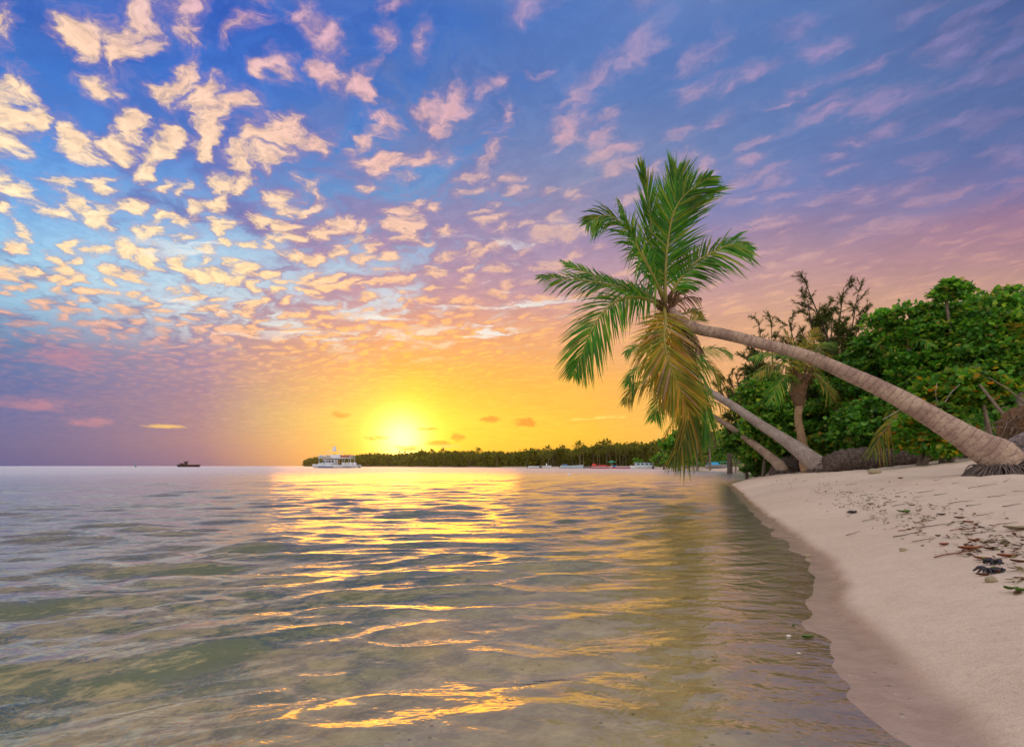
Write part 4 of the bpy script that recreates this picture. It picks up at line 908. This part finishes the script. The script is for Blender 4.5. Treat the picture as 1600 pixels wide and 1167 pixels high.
def boat(label, px, Y, L, B, D, hm, sm_, rz=0, motor=True, cabin=None, console=True, bench=3, z=-.12, group=None, bow=1.0, stripe2=None):
    o = root('moored_boat', (0, 0, 0), label, 'boat', group)
    a = MB(); rails = hull(a, L, B, D, bow=bow); part(a, 'hull', M[hm], o)
    g = MB()
    for r in rails: tube(g, r, .05, 5)
    part(g, 'gunwale', M[sm_], o)
    if stripe2:
        q = MB(); st = rails[0].copy(); st[:, 2] -= D*.34; st[:, 1] += -.03*np.sign(st[:, 1])*-1
        for r in rails: s2 = r.copy(); s2[:, 2] -= D*.35; s2[:, 1] *= 1.01; tube(q, s2, D*.13, 5)
        part(q, 'hull_stripe', M[stripe2], o)
    for k in range(bench):
        m_ = MB(); box(m_, (-L*.3+k*L*.22, 0, D*.75), (.28, B*.8, .06)); part(m_, 'bench', M[sm_], o)
    if motor:
        m_ = MB(); box(m_, (-L/2-.18, 0, D+.28), (.42, .34, .52), bevel=.08); box(m_, (-L/2-.2, 0, D-.3), (.16, .12, .9)); part(m_, 'outboard_motor', M['darkhull'], o)
    if console:
        m_ = MB(); box(m_, (L*.08, 0, D+.22), (.7, .7, .75), bevel=.08); c_ = part(m_, 'console', M['white'], o); w_ = MB(); box(w_, (L*.08+.1, 0, D+.72), (.08, .62, .32)); part(w_, 'windscreen', M['glass'], c_)
    if cabin:
        m_ = MB(); box(m_, (cabin[0], 0, D+cabin[2]/2), (cabin[1], B*.7, cabin[2]), bevel=.06)
        c_ = part(m_, 'cabin', M[cabin[3]], o)
        nw = max(2, int(cabin[1]/1.2))
        for k in range(nw):
            for sgn in (-1, 1):
                w_ = MB(); box(w_, (cabin[0]+(k-(nw-1)/2)*cabin[1]/nw*.95, sgn*B*.35, D+cabin[2]*.62), (cabin[1]/nw*.6, .03, cabin[2]*.36)); part(w_, 'window', M['glass'], c_)
        r_ = MB(); box(r_, (cabin[0], 0, D+cabin[2]+.05), (cabin[1]+.35, B*.8, .09), bevel=.02); part(r_, 'roof', M[cabin[3]], c_)
    place(o, px, Y, z, rz); return o
b = boat('long low white boat, leftmost of the row, with a raised bow', 843, 175, 7.8, 2.0, .85, 'white', 'grey', 0, bow=1.2, console=False)
m_ = MB(); box(m_, (2.4, 0, 1.35), (.5, .5, .9), taper=.5); part(m_, 'mast_foot', M['white'], b)
m_ = MB(); box(m_, (.3, -.99, .55), (.9, .05, .5)); part(m_, 'dark_patch', M['darkhull'], b)
b = boat('pale blue boat with a curved bow, second in the row', 893, 172, 7.6, 2.0, .9, 'paleblue', 'white', 0, bow=1.5, console=False)
m_ = MB(); box(m_, (-2.2, 0, 1.2), (1.5, 1.2, .5), bevel=.15); part(m_, 'blue_cover', M['blue'], b)
boat('plain low grey boat between the pale blue and the red boat', 918, 176, 4.0, 1.6, .6, 'grey', 'grey', 0, motor=False, console=False, bow=.6)
b = boat('bright red boat with a raised stern, middle of the row', 938, 168, 6.0, 1.9, .85, 'red', 'red', 0, bow=.3, console=False, stripe2='white')
m_ = MB(); box(m_, (-2.0, 0, 1.3), (1.3, 1.3, .7), bevel=.15, taper=.8); part(m_, 'red_cover', M['red'], b)
m_ = MB(); box(m_, (.6, 0, 1.0), (2.6, 1.4, .4), bevel=.12); part(m_, 'red_tarpaulin', M['red'], b)
b = boat('small red and white boat with a blue bow, right of the red boat', 971, 166, 6.6, 1.9, .75, 'red', 'white', math.pi, bow=.8, console=False, stripe2='white')
m_ = MB(); box(m_, (2.3, 0, .8), (1.2, 1.5, .55), bevel=.1); part(m_, 'bow_cover', M['blue'], b)
boat('largest grey and white boat with a long windowed cabin, rightmost of the row', 1004, 150, 7.0, 2.3, .8, 'white', 'white', math.pi, console=False, motor=False, cabin=(-.4, 5.2, .95, 'paleblue'))
boat('small weathered rowing boat hauled up by the driftwood of the cove', 1060, 105, 3.4, 1.3, .5, 'grey', 'grey', .2, motor=False, console=False, z=.12)
# green parasol among the boats
v = at(956, 728, 190); v.z = gzs(v.x, v.y); o = root('parasol', (v.x, v.y, v.z), 'green parasol standing on the far beach behind the red boats', 'parasol')
m_ = MB(); tube(m_, [(v.x, v.y, 0), (v.x, v.y, 2.5)], .06, 6); part(m_, 'pole', M['white'], o)
m_ = MB(); n = 12; ring = [(v.x+1.5*math.cos(a), v.y+1.5*math.sin(a), 2.25) for a in np.linspace(0, 2*math.pi, n, endpoint=False)]; m_.add(ring+[(v.x, v.y, 2.8)], [[k, (k+1) % n, n] for k in range(n)], smooth=False); m_.add([(a, b_, c-.14) for a, b_, c in ring]+ring, [[k, (k+1) % n, n+(k+1) % n, n+k] for k in range(n)], smooth=False); part(m_, 'canopy', M['green'], o)
# ferry
v = at(527, 728, 200); o = root('excursion_boat', (v.x, 200, -.2), 'white two-deck excursion boat with open rails and a mast, left of the setting sun', 'ferry'); X0 = v.x
def bx(name, mt, cs, par=None, bev=0.0, taper=1.0):
    m_ = MB()
    for c, s in cs: box(m_, (X0+c[0], 200+c[1], c[2]-.2), s, bevel=bev, taper=taper)
    return part(m_, name, M[mt], par or o)
S = .25       # one source pixel at this distance in metres
for sgn in (-1, 1):
    m_ = MB(); hull(m_, 17.2, 1.7, 1.15, sheer=.3, tr=.8); 
    for a_ in m_.v: a_[:, 0] = -a_[:, 0]+X0; a_[:, 1] += 200+sgn*2.1
    part(m_, 'hull', M['white'], o)
bx('bridge_deck', 'white', [((0, 0, 1.25), (16.4, 5.9, .22))], bev=.06)
bx('blue_band', 'blue', [((-3.6, -2.97, .62), (5.6, .06, .34)), ((4.6, -2.97, .7), (3.2, .06, .2))])
c_ = bx('saloon', 'white', [((-3.0, .4, 2.45), (5.2, 3.6, 2.2))], bev=.12, taper=.9)
for k in range(4): bx('window', 'glass', [((-4.9+k*1.2, -1.42, 2.7), (.8, .06, .7))], c_)
st = bx('stairway', 'paleblue', [((-1.4+.36*k, -2.0, 1.5+.32*k), (.5, .95, .34)) for k in range(6)]+[((-5.4, -1.9, 1.75), (2.2, 1.2, .8))])
bx('upper_deck', 'white', [((-.2, 0, 3.95), (12.4, 5.6, .18))], bev=.04)
for x in (-6.1, -3.4, -.2, 1.0, 3.6, 6.0):
    for y in (-2.65, 2.65): bx('post', 'white', [((x, y, 2.6), (.12, .12, 2.6))])
rl = []
for y in (-2.7, 2.7):
    for z in (4.45, 4.8, 5.15): rl.append(((-.2, y, z), (12.3, .06, .06)))
    for x in np.linspace(-6.3, 5.9, 14): rl.append(((x, y, 4.6), (.06, .06, 1.15)))
for x in (-6.35, 5.95):
    for z in (4.45, 4.8, 5.15): rl.append(((x, 0, z), (.06, 5.4, .06)))
bx('railing', 'white', rl)
bx('rail_banner', 'rustred', [((3.9, -2.78, 4.75), (3.6, .04, .62))]); bx('rail_banner', 'paleblue', [((-5.2, -2.78, 4.75), (1.8, .04, .6))])
bx('helm_station', 'white', [((-.6, 0, 4.75), (3.4, 2.2, 1.3))], bev=.1)
bx('canopy_frame', 'white', [((-1.0, y, 6.75), (5.2, .09, .09)) for y in (-1.6, 1.6)]+[((x, 0, 6.75), (.09, 3.2, .09)) for x in (-3.5, -1.8, .2, 1.5)]+[((x, y, 5.4), (.09, .09, 2.7)) for x in (-3.5, 1.5) for y in (-1.6, 1.6)])
bx('mast_box', 'white', [((-1.1, 0, 7.7), (1.25, 1.1, 1.7))], bev=.12, taper=.8)
bx('aerial', 'grey', [((-1.1, 0, 9.35), (2.0, .07, .07)), ((-2.0, 0, 8.3), (.07, .07, 2.1)), ((-.5, 0, 8.9), (.06, .06, 1.0))])
for k in range(4):
    bx('seat_pod', 'white', [((2.8+1.45*k, -1.2, 1.85), (1.1, 1.6, .95))], bev=.25)
bx('life_ring', 'rustred', [((1.7, -2.75, 2.6), (.5, .1, .5))], bev=.1)
# dark ship far out
v = at(294, 728, 420); X0 = v.x; o = root('cargo_ship', (v.x, 420, -.3), 'small dark ship silhouette with two deckhouses far out on the left horizon', 'ship')
def bs(name, cs, par=None, m='darkhull', bev=0.0, taper=1.0):
    m_ = MB()
    for c, s in cs: box(m_, (X0+c[0], 420+c[1], c[2]-.3), s, bevel=bev, taper=taper)
    return part(m_, name, M[m], par or o)
m_ = MB(); hull(m_, 17.6, 4.6, 1.75, sheer=.2, tr=.85)
for a_ in m_.v: a_[:, 0] = -a_[:, 0]+X0; a_[:, 1] += 420
part(m_, 'hull', M['darkhull'], o)
bs('deck', [((0, 0, 1.55), (16.5, 4.2, .12))]); d_ = bs('deckhouse', [((-5.4, 0, 2.5), (2.0, 2.4, 1.7))], bev=.1); d2 = bs('deckhouse', [((-1.9, 0, 2.9), (1.5, 2.4, 2.5)), ((-1.7, 0, 4.3), (2.2, 2.6, .8))], bev=.1)
bs('window', [((-5.4, -1.22, 2.9), (1.4, .05, .4))], d_, 'glass'); bs('funnel', [((-3.4, 0, 2.2), (.8, .8, 1.1))]); bs('mast', [((-1.3, 0, 5.0), (.12, .12, 1.2)), ((7.2, 0, 2.8), (.12, .12, 1.6))])
bs('bulwark', [((3.4, -2.05, 1.95), (9.2, .1, .55)), ((3.4, 2.05, 1.95), (9.2, .1, .55))])
# channel marker
v = at(212, 728, 300); o = root('channel_marker', (v.x, 300, -.3), 'thin green channel marker standing in the sea left of the dark ship', 'sea marker')
m_ = MB(); tube(m_, [(v.x, 300, -.5), (v.x, 300, 2.3)], .13, 8); part(m_, 'pole', M['green'], o); m_ = MB(); box(m_, (v.x, 300, .35), (.7, .7, .9), taper=.6, bevel=.06); part(m_, 'base', M['green'], o); m_ = MB(); box(m_, (v.x, 300, 2.2), (.4, .4, .35), bevel=.05); part(m_, 'top_mark', M['teal'], o)
v = at(890, 742, .75*800/14); m_ = MB(); tube(m_, catmull([(v.x-.16, v.y, .0), (v.x, v.y, .05), (v.x+.16, v.y, .02)], 10), [.02, .06, .08, .09, .09, .09, .08, .07, .05, .02], 10); single(m_, 'float', M['white'], 'small white float bobbing on the water in front of the pale blue boat', 'float')
# ------------------------------------------------------------------ cove beach things
def onsand(px, Y): x = at(px, 728, Y).x; return np.array([x, Y, gzs(x, Y)])
v = onsand(1119, 78); o = root('covered_boat', tuple(v), 'small boat under a bright blue tarpaulin on the cove beach', 'boat')
m_ = MB(); hull(m_, 3.0, 1.3, .5)
for a_ in m_.v: a_ += v
part(m_, 'hull', M['grey'], o)
m_ = MB(); box(m_, v+[-.4, 0, .62], (1.7, 1.2, .55), bevel=.15, taper=.7); part(m_, 'tarpaulin', M['bluecloth'], o)
for i, (px, lab) in enumerate(((1115, 'teal beach table standing left behind the blue tarpaulin'), (1131, 'teal beach table standing right behind the blue tarpaulin'))):
    v = onsand(px, 84); o = root('beach_table', tuple(v), lab, 'table'); m_ = MB(); box(m_, v+[0, 0, .95], (1.6, .9, .12), bevel=.02); part(m_, 'top', M['teal'], o)
    for a_ in (-.65, .65):
        for b_ in (-.35, .35): m_ = MB(); box(m_, v+[a_, b_, .44], (.09, .09, .9)); part(m_, 'leg', M['teal'], o)
v = onsand(1163, 62); o = root('stick_fence', tuple(v), 'low fence of grey driftwood sticks on the cove sand', 'fence'); rails_ = MB(); tube(rails_, catmull([v+[-1.6, 0, 1.15], v+[0, 0, 1.35], v+[2.0, 0, .95]], 8), .05, 6); part(rails_, 'rail', M['drift'], o)
for k in range(16):
    x = -1.5+k*.22; m_ = MB(); tube(m_, [v+[x+RNG.normal(0, .06), .05, -.1], v+[x, 0, 1.2+RNG.uniform(-.15, .15)-.12*abs(x-.2)]], [.05, .03], 5); part(m_, 'stick', M['drift'], o)
v = onsand(1150, 52); m_ = MB(); tube(m_, catmull([v+[0, 0, -.2], v+[-.08, 0, 1.1], v+[-.25, 0, 2.1]], 6), .04, 6); single(m_, 'wooden_post', M['wood'], 'thin leaning pole planted beside the dark cove palm', 'pole')
for px, Y, lab in ((1020, 130, 'dark tree stump at the water edge right of the large grey boat'), (1037, 110, 'branched black stump in the shallows beneath the hanging fronds')):
    v = onsand(px, Y); m_ = MB(); tube(m_, catmull([v+[0, 0, -.2], v+[.05, 0, .6], v+[-.05, 0, 1.3]], 7), [.35, .3, .25, .22, .2, .18, .12], 8, rough=.15); tube(m_, catmull([v+[0, 0, .5], v+[.3, 0, .8], v+[.45, 0, 1.1]], 5), [.12, .1, .08, .06, .03], 6); single(m_, 'tree_stump', M['wood_dark'], lab, 'stump')
for k, (a_, b_, Y) in enumerate(((1048, 1075, 100), (1070, 1092, 92))):
    v = onsand(a_, Y); u = onsand(b_, Y-3); m_ = MB(); tube(m_, catmull([v+[0, 0, .1], (v+u)/2+[0, 0, .3], u+[0, 0, .12]], 10), np.linspace(.16, .08, 10), 7, rough=.1); tube(m_, catmull([(v+u)/2+[0, 0, .2], (v+u)/2+[.5, 0, .7]], 4), [.07, .06, .05, .03], 5); single(m_, 'driftwood_log', M['drift'], 'grey driftwood log lying on the cove beach, ' + ('left and longer one' if k == 0 else 'right and thinner one'), 'driftwood')
# ------------------------------------------------------------------ beach litter
def hit(px, py):
    Ys = np.geomspace(1.2, 60, 900); x = (px-800)/F*Ys; z = H-(py-HY)/F*Ys; g = gz(x, Ys); k = np.argmax(z <= g)
    return np.array([x[k], Ys[k], g[k]])
def flatleaf(mb, p, L, W, rz, curl=.25, lift=.01):
    d = np.array([math.cos(rz), math.sin(rz), 0]); s = np.array([-d[1], d[0], 0]); V = []; Q = []
    for i, (u, w_) in enumerate(((0, .1), (.25, .8), (.5, 1), (.75, .75), (1, .05))):
        c = p+d*L*(u-.5)+np.array([0, 0, lift+curl*L*(u-.5)**2*1.5])
        V += [c-s*W*.5*w_+[0, 0, W*.2*w_], c-[0, 0, .003], c+s*W*.5*w_+[0, 0, W*.25*w_]]
    for i in range(4): Q += [[3*i, 3*i+1, 3*i+4, 3*i+3], [3*i+1, 3*i+2, 3*i+5, 3*i+4]]
    V = np.array(V); bot = V-[0, 0, .004]
    mb.add(V, Q); mb.add(bot, [q[::-1] for q in Q])
def pebble(mb, p, s, sq=.6):
    bm = bmesh.new(); bmesh.ops.create_icosphere(bm, subdivisions=2, radius=1)
    v = np.array([q.co[:] for q in bm.verts]); f = np.array([[q.index for q in t.verts] for t in bm.faces]); bm.free()
    v = v*(1+.5*vnoise(v[:, 0]*1.3+p[0]*7, v[:, 1]*1.3+v[:, 2]+p[1]*5, 1.0, 2))[:, None]*np.array([s, s*.75, s*sq])
    mb.add(v+p+[0, 0, s*sq*.5], f)
def item(kind, name, mt, label, cat, px, py, size, rz=0, group=None):
    p = hit(px, py); m_ = MB(); size = size*(.78 if kind in ('leaf', 'twig', 'weed') else 1)
    if kind == 'leaf': flatleaf(m_, p, size, size*.32, rz)
    if kind == 'stone': pebble(m_, p, size)
    if kind == 'twig':
        d = np.array([math.cos(rz), math.sin(rz), 0])*size/2; n_ = np.array([-math.sin(rz), math.cos(rz), 0])*size*RNG.uniform(-.12, .12)
        q = catmull([p-d, p+n_, p+d], 8); q[:, 2] = gz(q[:, 0], q[:, 1])+.008+np.abs(RNG.normal(0, .003, 8)); tube(m_, q, np.linspace(.006, .0025, 8)*(.5+size), 5)
    if kind == 'weed':
        for _ in range(11):
            a = RNG.uniform(0, 6.28); d = np.array([math.cos(a), math.sin(a), 0])*size*RNG.uniform(.3, .6); q = catmull([p+[0, 0, .01], p+d*.5+[RNG.normal(0, .02), 0, .025], p+d], 6); q[:, 2] = np.maximum(q[:, 2], gz(q[:, 0], q[:, 1])+.003); tube(m_, q, np.linspace(.012, .004, 6), 5, flat=.6)
    if kind == 'sprig':
        for _ in range(7): a = RNG.uniform(0, 6.28); flatleaf(m_, p+[math.cos(a)*size*.4, math.sin(a)*size*.4, .01], size*.7, size*.35, a, .5)
    return single(m_, name, M[mt], label, cat, group, origin=tuple(p))
item('stone', 'beach_stone', 'stone', 'largest yellowish stone on the sand in front of the shaggy log', 'stone', 1366, 740, .15)
item('stone', 'beach_stone', 'stone', 'yellowish boulder at the foot of the shrubs past the log tip', 'stone', 1487, 718, .17)
item('stone', 'beach_stone', 'stone', 'small greenish stone at the waterline beside the wet sand', 'stone', 1261, 870, .028)
item('stone', 'beach_stone', 'stone', 'flat brown pebble alone on the smooth sand below the seaweed', 'stone', 1549, 909, .028)
item('stone', 'beach_stone', 'stone', 'yellowish pebble left of the rusty leaves', 'stone', 1411, 861, .025)
item('stone', 'beach_stone', 'stone_white', 'white coral piece in the wash near the bottom', 'coral', 1232, 995, .012)
item('stone', 'beach_stone', 'stone_white', 'smaller white shell lower in the wash near the bottom', 'shell', 1248, 1022, .008)
item('weed', 'seaweed', 'weed', 'black clump of seaweed on the right sand, upper of the two', 'seaweed', 1552, 882, .11)
item('weed', 'seaweed', 'weed', 'dark stringy seaweed just below the black clump', 'seaweed', 1545, 895, .16)
item('weed', 'seaweed', 'weed', 'small dark weed tuft in the middle of the litter line', 'seaweed', 1332, 802, .16)
item('leaf', 'fallen_leaf', 'leaf_rust', 'long rust-brown leaf on the sand in the middle of the litter line', 'leaf', 1514, 860, .2, .1)
item('leaf', 'fallen_leaf', 'leaf_rust', 'short rust-red leaf left of the long rusty leaf', 'leaf', 1475, 853, .12, .3)
item('leaf', 'fallen_leaf', 'leaf_rust', 'orange-brown leaf above the black seaweed clump', 'leaf', 1574, 871, .13, -.2)
item('leaf', 'fallen_leaf', 'leaf_fallen', 'curled brown leaf on the sand in front of the big palm base', 'leaf', 1407, 748, .2, .4)
item('leaf', 'bark_slab', 'stone', 'pale tan slab of bark at the right edge of the sand', 'bark', 1592, 829, .30, .05)
item('sprig', 'green_sprig', 'leaf_green', 'green leafy sprig in the middle of the litter line', 'sprig', 1417, 803, .12)
item('sprig', 'green_sprig', 'leaf_green', 'green leaf pair alone on the smooth sand at the right edge', 'sprig', 1586, 927, .05)
item('leaf', 'fallen_leaf', 'leaf_green', 'yellow-green leaf floating in the wash at the bottom', 'leaf', 1262, 998, .07, .1)
item('leaf', 'fallen_leaf', 'leaf_green', 'tiny yellow-green leaf in the wash above the larger one', 'leaf', 1240, 980, .03, .5)
item('twig', 'twig', 'leaf_fallen', 'bent brown twig alone on the left part of the dry sand', 'twig', 1333, 835, .2, .25)
item('twig', 'twig', 'leaf_fallen', 'stout dark twig beside the rusty leaves', 'twig', 1425, 827, .28, -.08)
item('twig', 'twig', 'leaf_fallen', 'long thin twig running right of the rusty leaf', 'twig', 1500, 864, .42, .02)
twl = [(1240,748),(1262,752),(1290,760),(1318,768),(1350,776),(1375,764),(1392,786),(1408,790),(1432,778),(1446,768),(1468,772),(1480,792),(1500,784),(1522,790),(1540,806),(1560,776),(1578,790),(1595,768),(1440,818),(1462,822),(1486,818),(1505,828),(1530,836),(1556,846),(1590,860),(1380,800),(1360,812),(1350,790),(1420,838),(1446,846),(1545,760),(1490,757),(1465,750),(1575,752),(1520,762),(1310,782),(1280,770),(1335,756),(1412,770),(1570,820)]
for i, (a_, b_) in enumerate(twl):
    item('twig', 'twig', ('leaf_fallen', 'wood_dark', 'wood')[i % 3], 'thin brown twig among the scattered litter on the dry sand', 'twig', a_+RNG.uniform(-4, 4), b_+RNG.uniform(-2, 2), RNG.uniform(.10, .30), RNG.uniform(-.5, .5), 'twigs scattered over the dry sand')
lfl = [(1330,770),(1345,784),(1362,790),(1398,778),(1424,792),(1437,800),(1455,790),(1474,806),(1498,812),(1511,818),(1528,822),(1462,838),(1483,842),(1525,848),(1548,858),(1566,866),(1590,878),(1536,874),(1580,838),(1386,755),(1430,756),(1508,742),(1305,752),(1275,758),(1540,900),(1561,893)]
for i, (a_, b_) in enumerate(lfl):
    item('leaf', 'fallen_leaf', ('leaf_fallen', 'leaf_rust', 'leaf_fallen', 'wood_dark')[i % 4], 'small dry curled leaf among the scattered litter on the dry sand', 'leaf', a_+RNG.uniform(-5, 5), b_+RNG.uniform(-2, 2), RNG.uniform(.04, .10), RNG.uniform(-1, 1), 'dry leaves scattered over the sand')
# specks too small to count
n = 1900; px = RNG.uniform(1180, 1640, n); t_ = RNG.normal(0, 1, n); lb_ = np.interp(px, [1180, 1300, 1450, 1640], [742, 768, 815, 885]); py = lb_+t_*np.interp(px, [1180, 1640], [8, 26]); ok = (py > 740) & (py < 960)
px, py = px[ok], py[ok]; nz_ = vnoise(px, py*3, .035, 2); ok = nz_ > -.06; px, py = px[ok], py[ok]
Ys = np.geomspace(2, 45, 500); X_ = (px[:, None]-800)/F*Ys; Z_ = H-(py[:, None]-HY)/F*Ys; G_ = gz(X_, np.broadcast_to(Ys, X_.shape)); k = np.argmax(Z_ <= G_, 1); pos = np.stack([X_[np.arange(len(k)), k], Ys[k], G_[np.arange(len(k)), k]+.006], 1)
pos = pos[k > 0]; mbx = MB(); leaves(mbx, pos, .03, .85, shape='long', jitter=.8)
tag(mbx.build('leaf_litter', M['litter']), 'fine dark specks of leaf litter spread in a band over the sand', 'leaf litter', kind='stuff')

# ------------------------------------------------------------------ sea air
def haze():
    x0, x1, y0, y1, z0, z1 = -900, 900, -80, 960, -4.5, 40
    mb = MB(); v = [(x, y, z) for z in (z0, z1) for y in (y0, y1) for x in (x0, x1)]
    mb.add(v, [[0, 2, 3, 1], [4, 5, 7, 6], [0, 1, 5, 4], [2, 6, 7, 3], [0, 4, 6, 2], [1, 3, 7, 5]], smooth=False)
    m = bpy.data.materials.new('haze'); m.use_nodes = True; m.node_tree.nodes.clear(); N = NT(m.node_tree)
    pv = N.node('ShaderNodeVolumePrincipled', {'Color': (1.0, .80, .45), 'Density': .00014, 'Anisotropy': .72})
    out = N.node('ShaderNodeOutputMaterial', out=None); N.l.new(pv, out.inputs['Volume'])
    tag(mb.build('haze', m), 'thin warm sea haze filling the air over the bay', 'haze', kind='stuff')
haze()
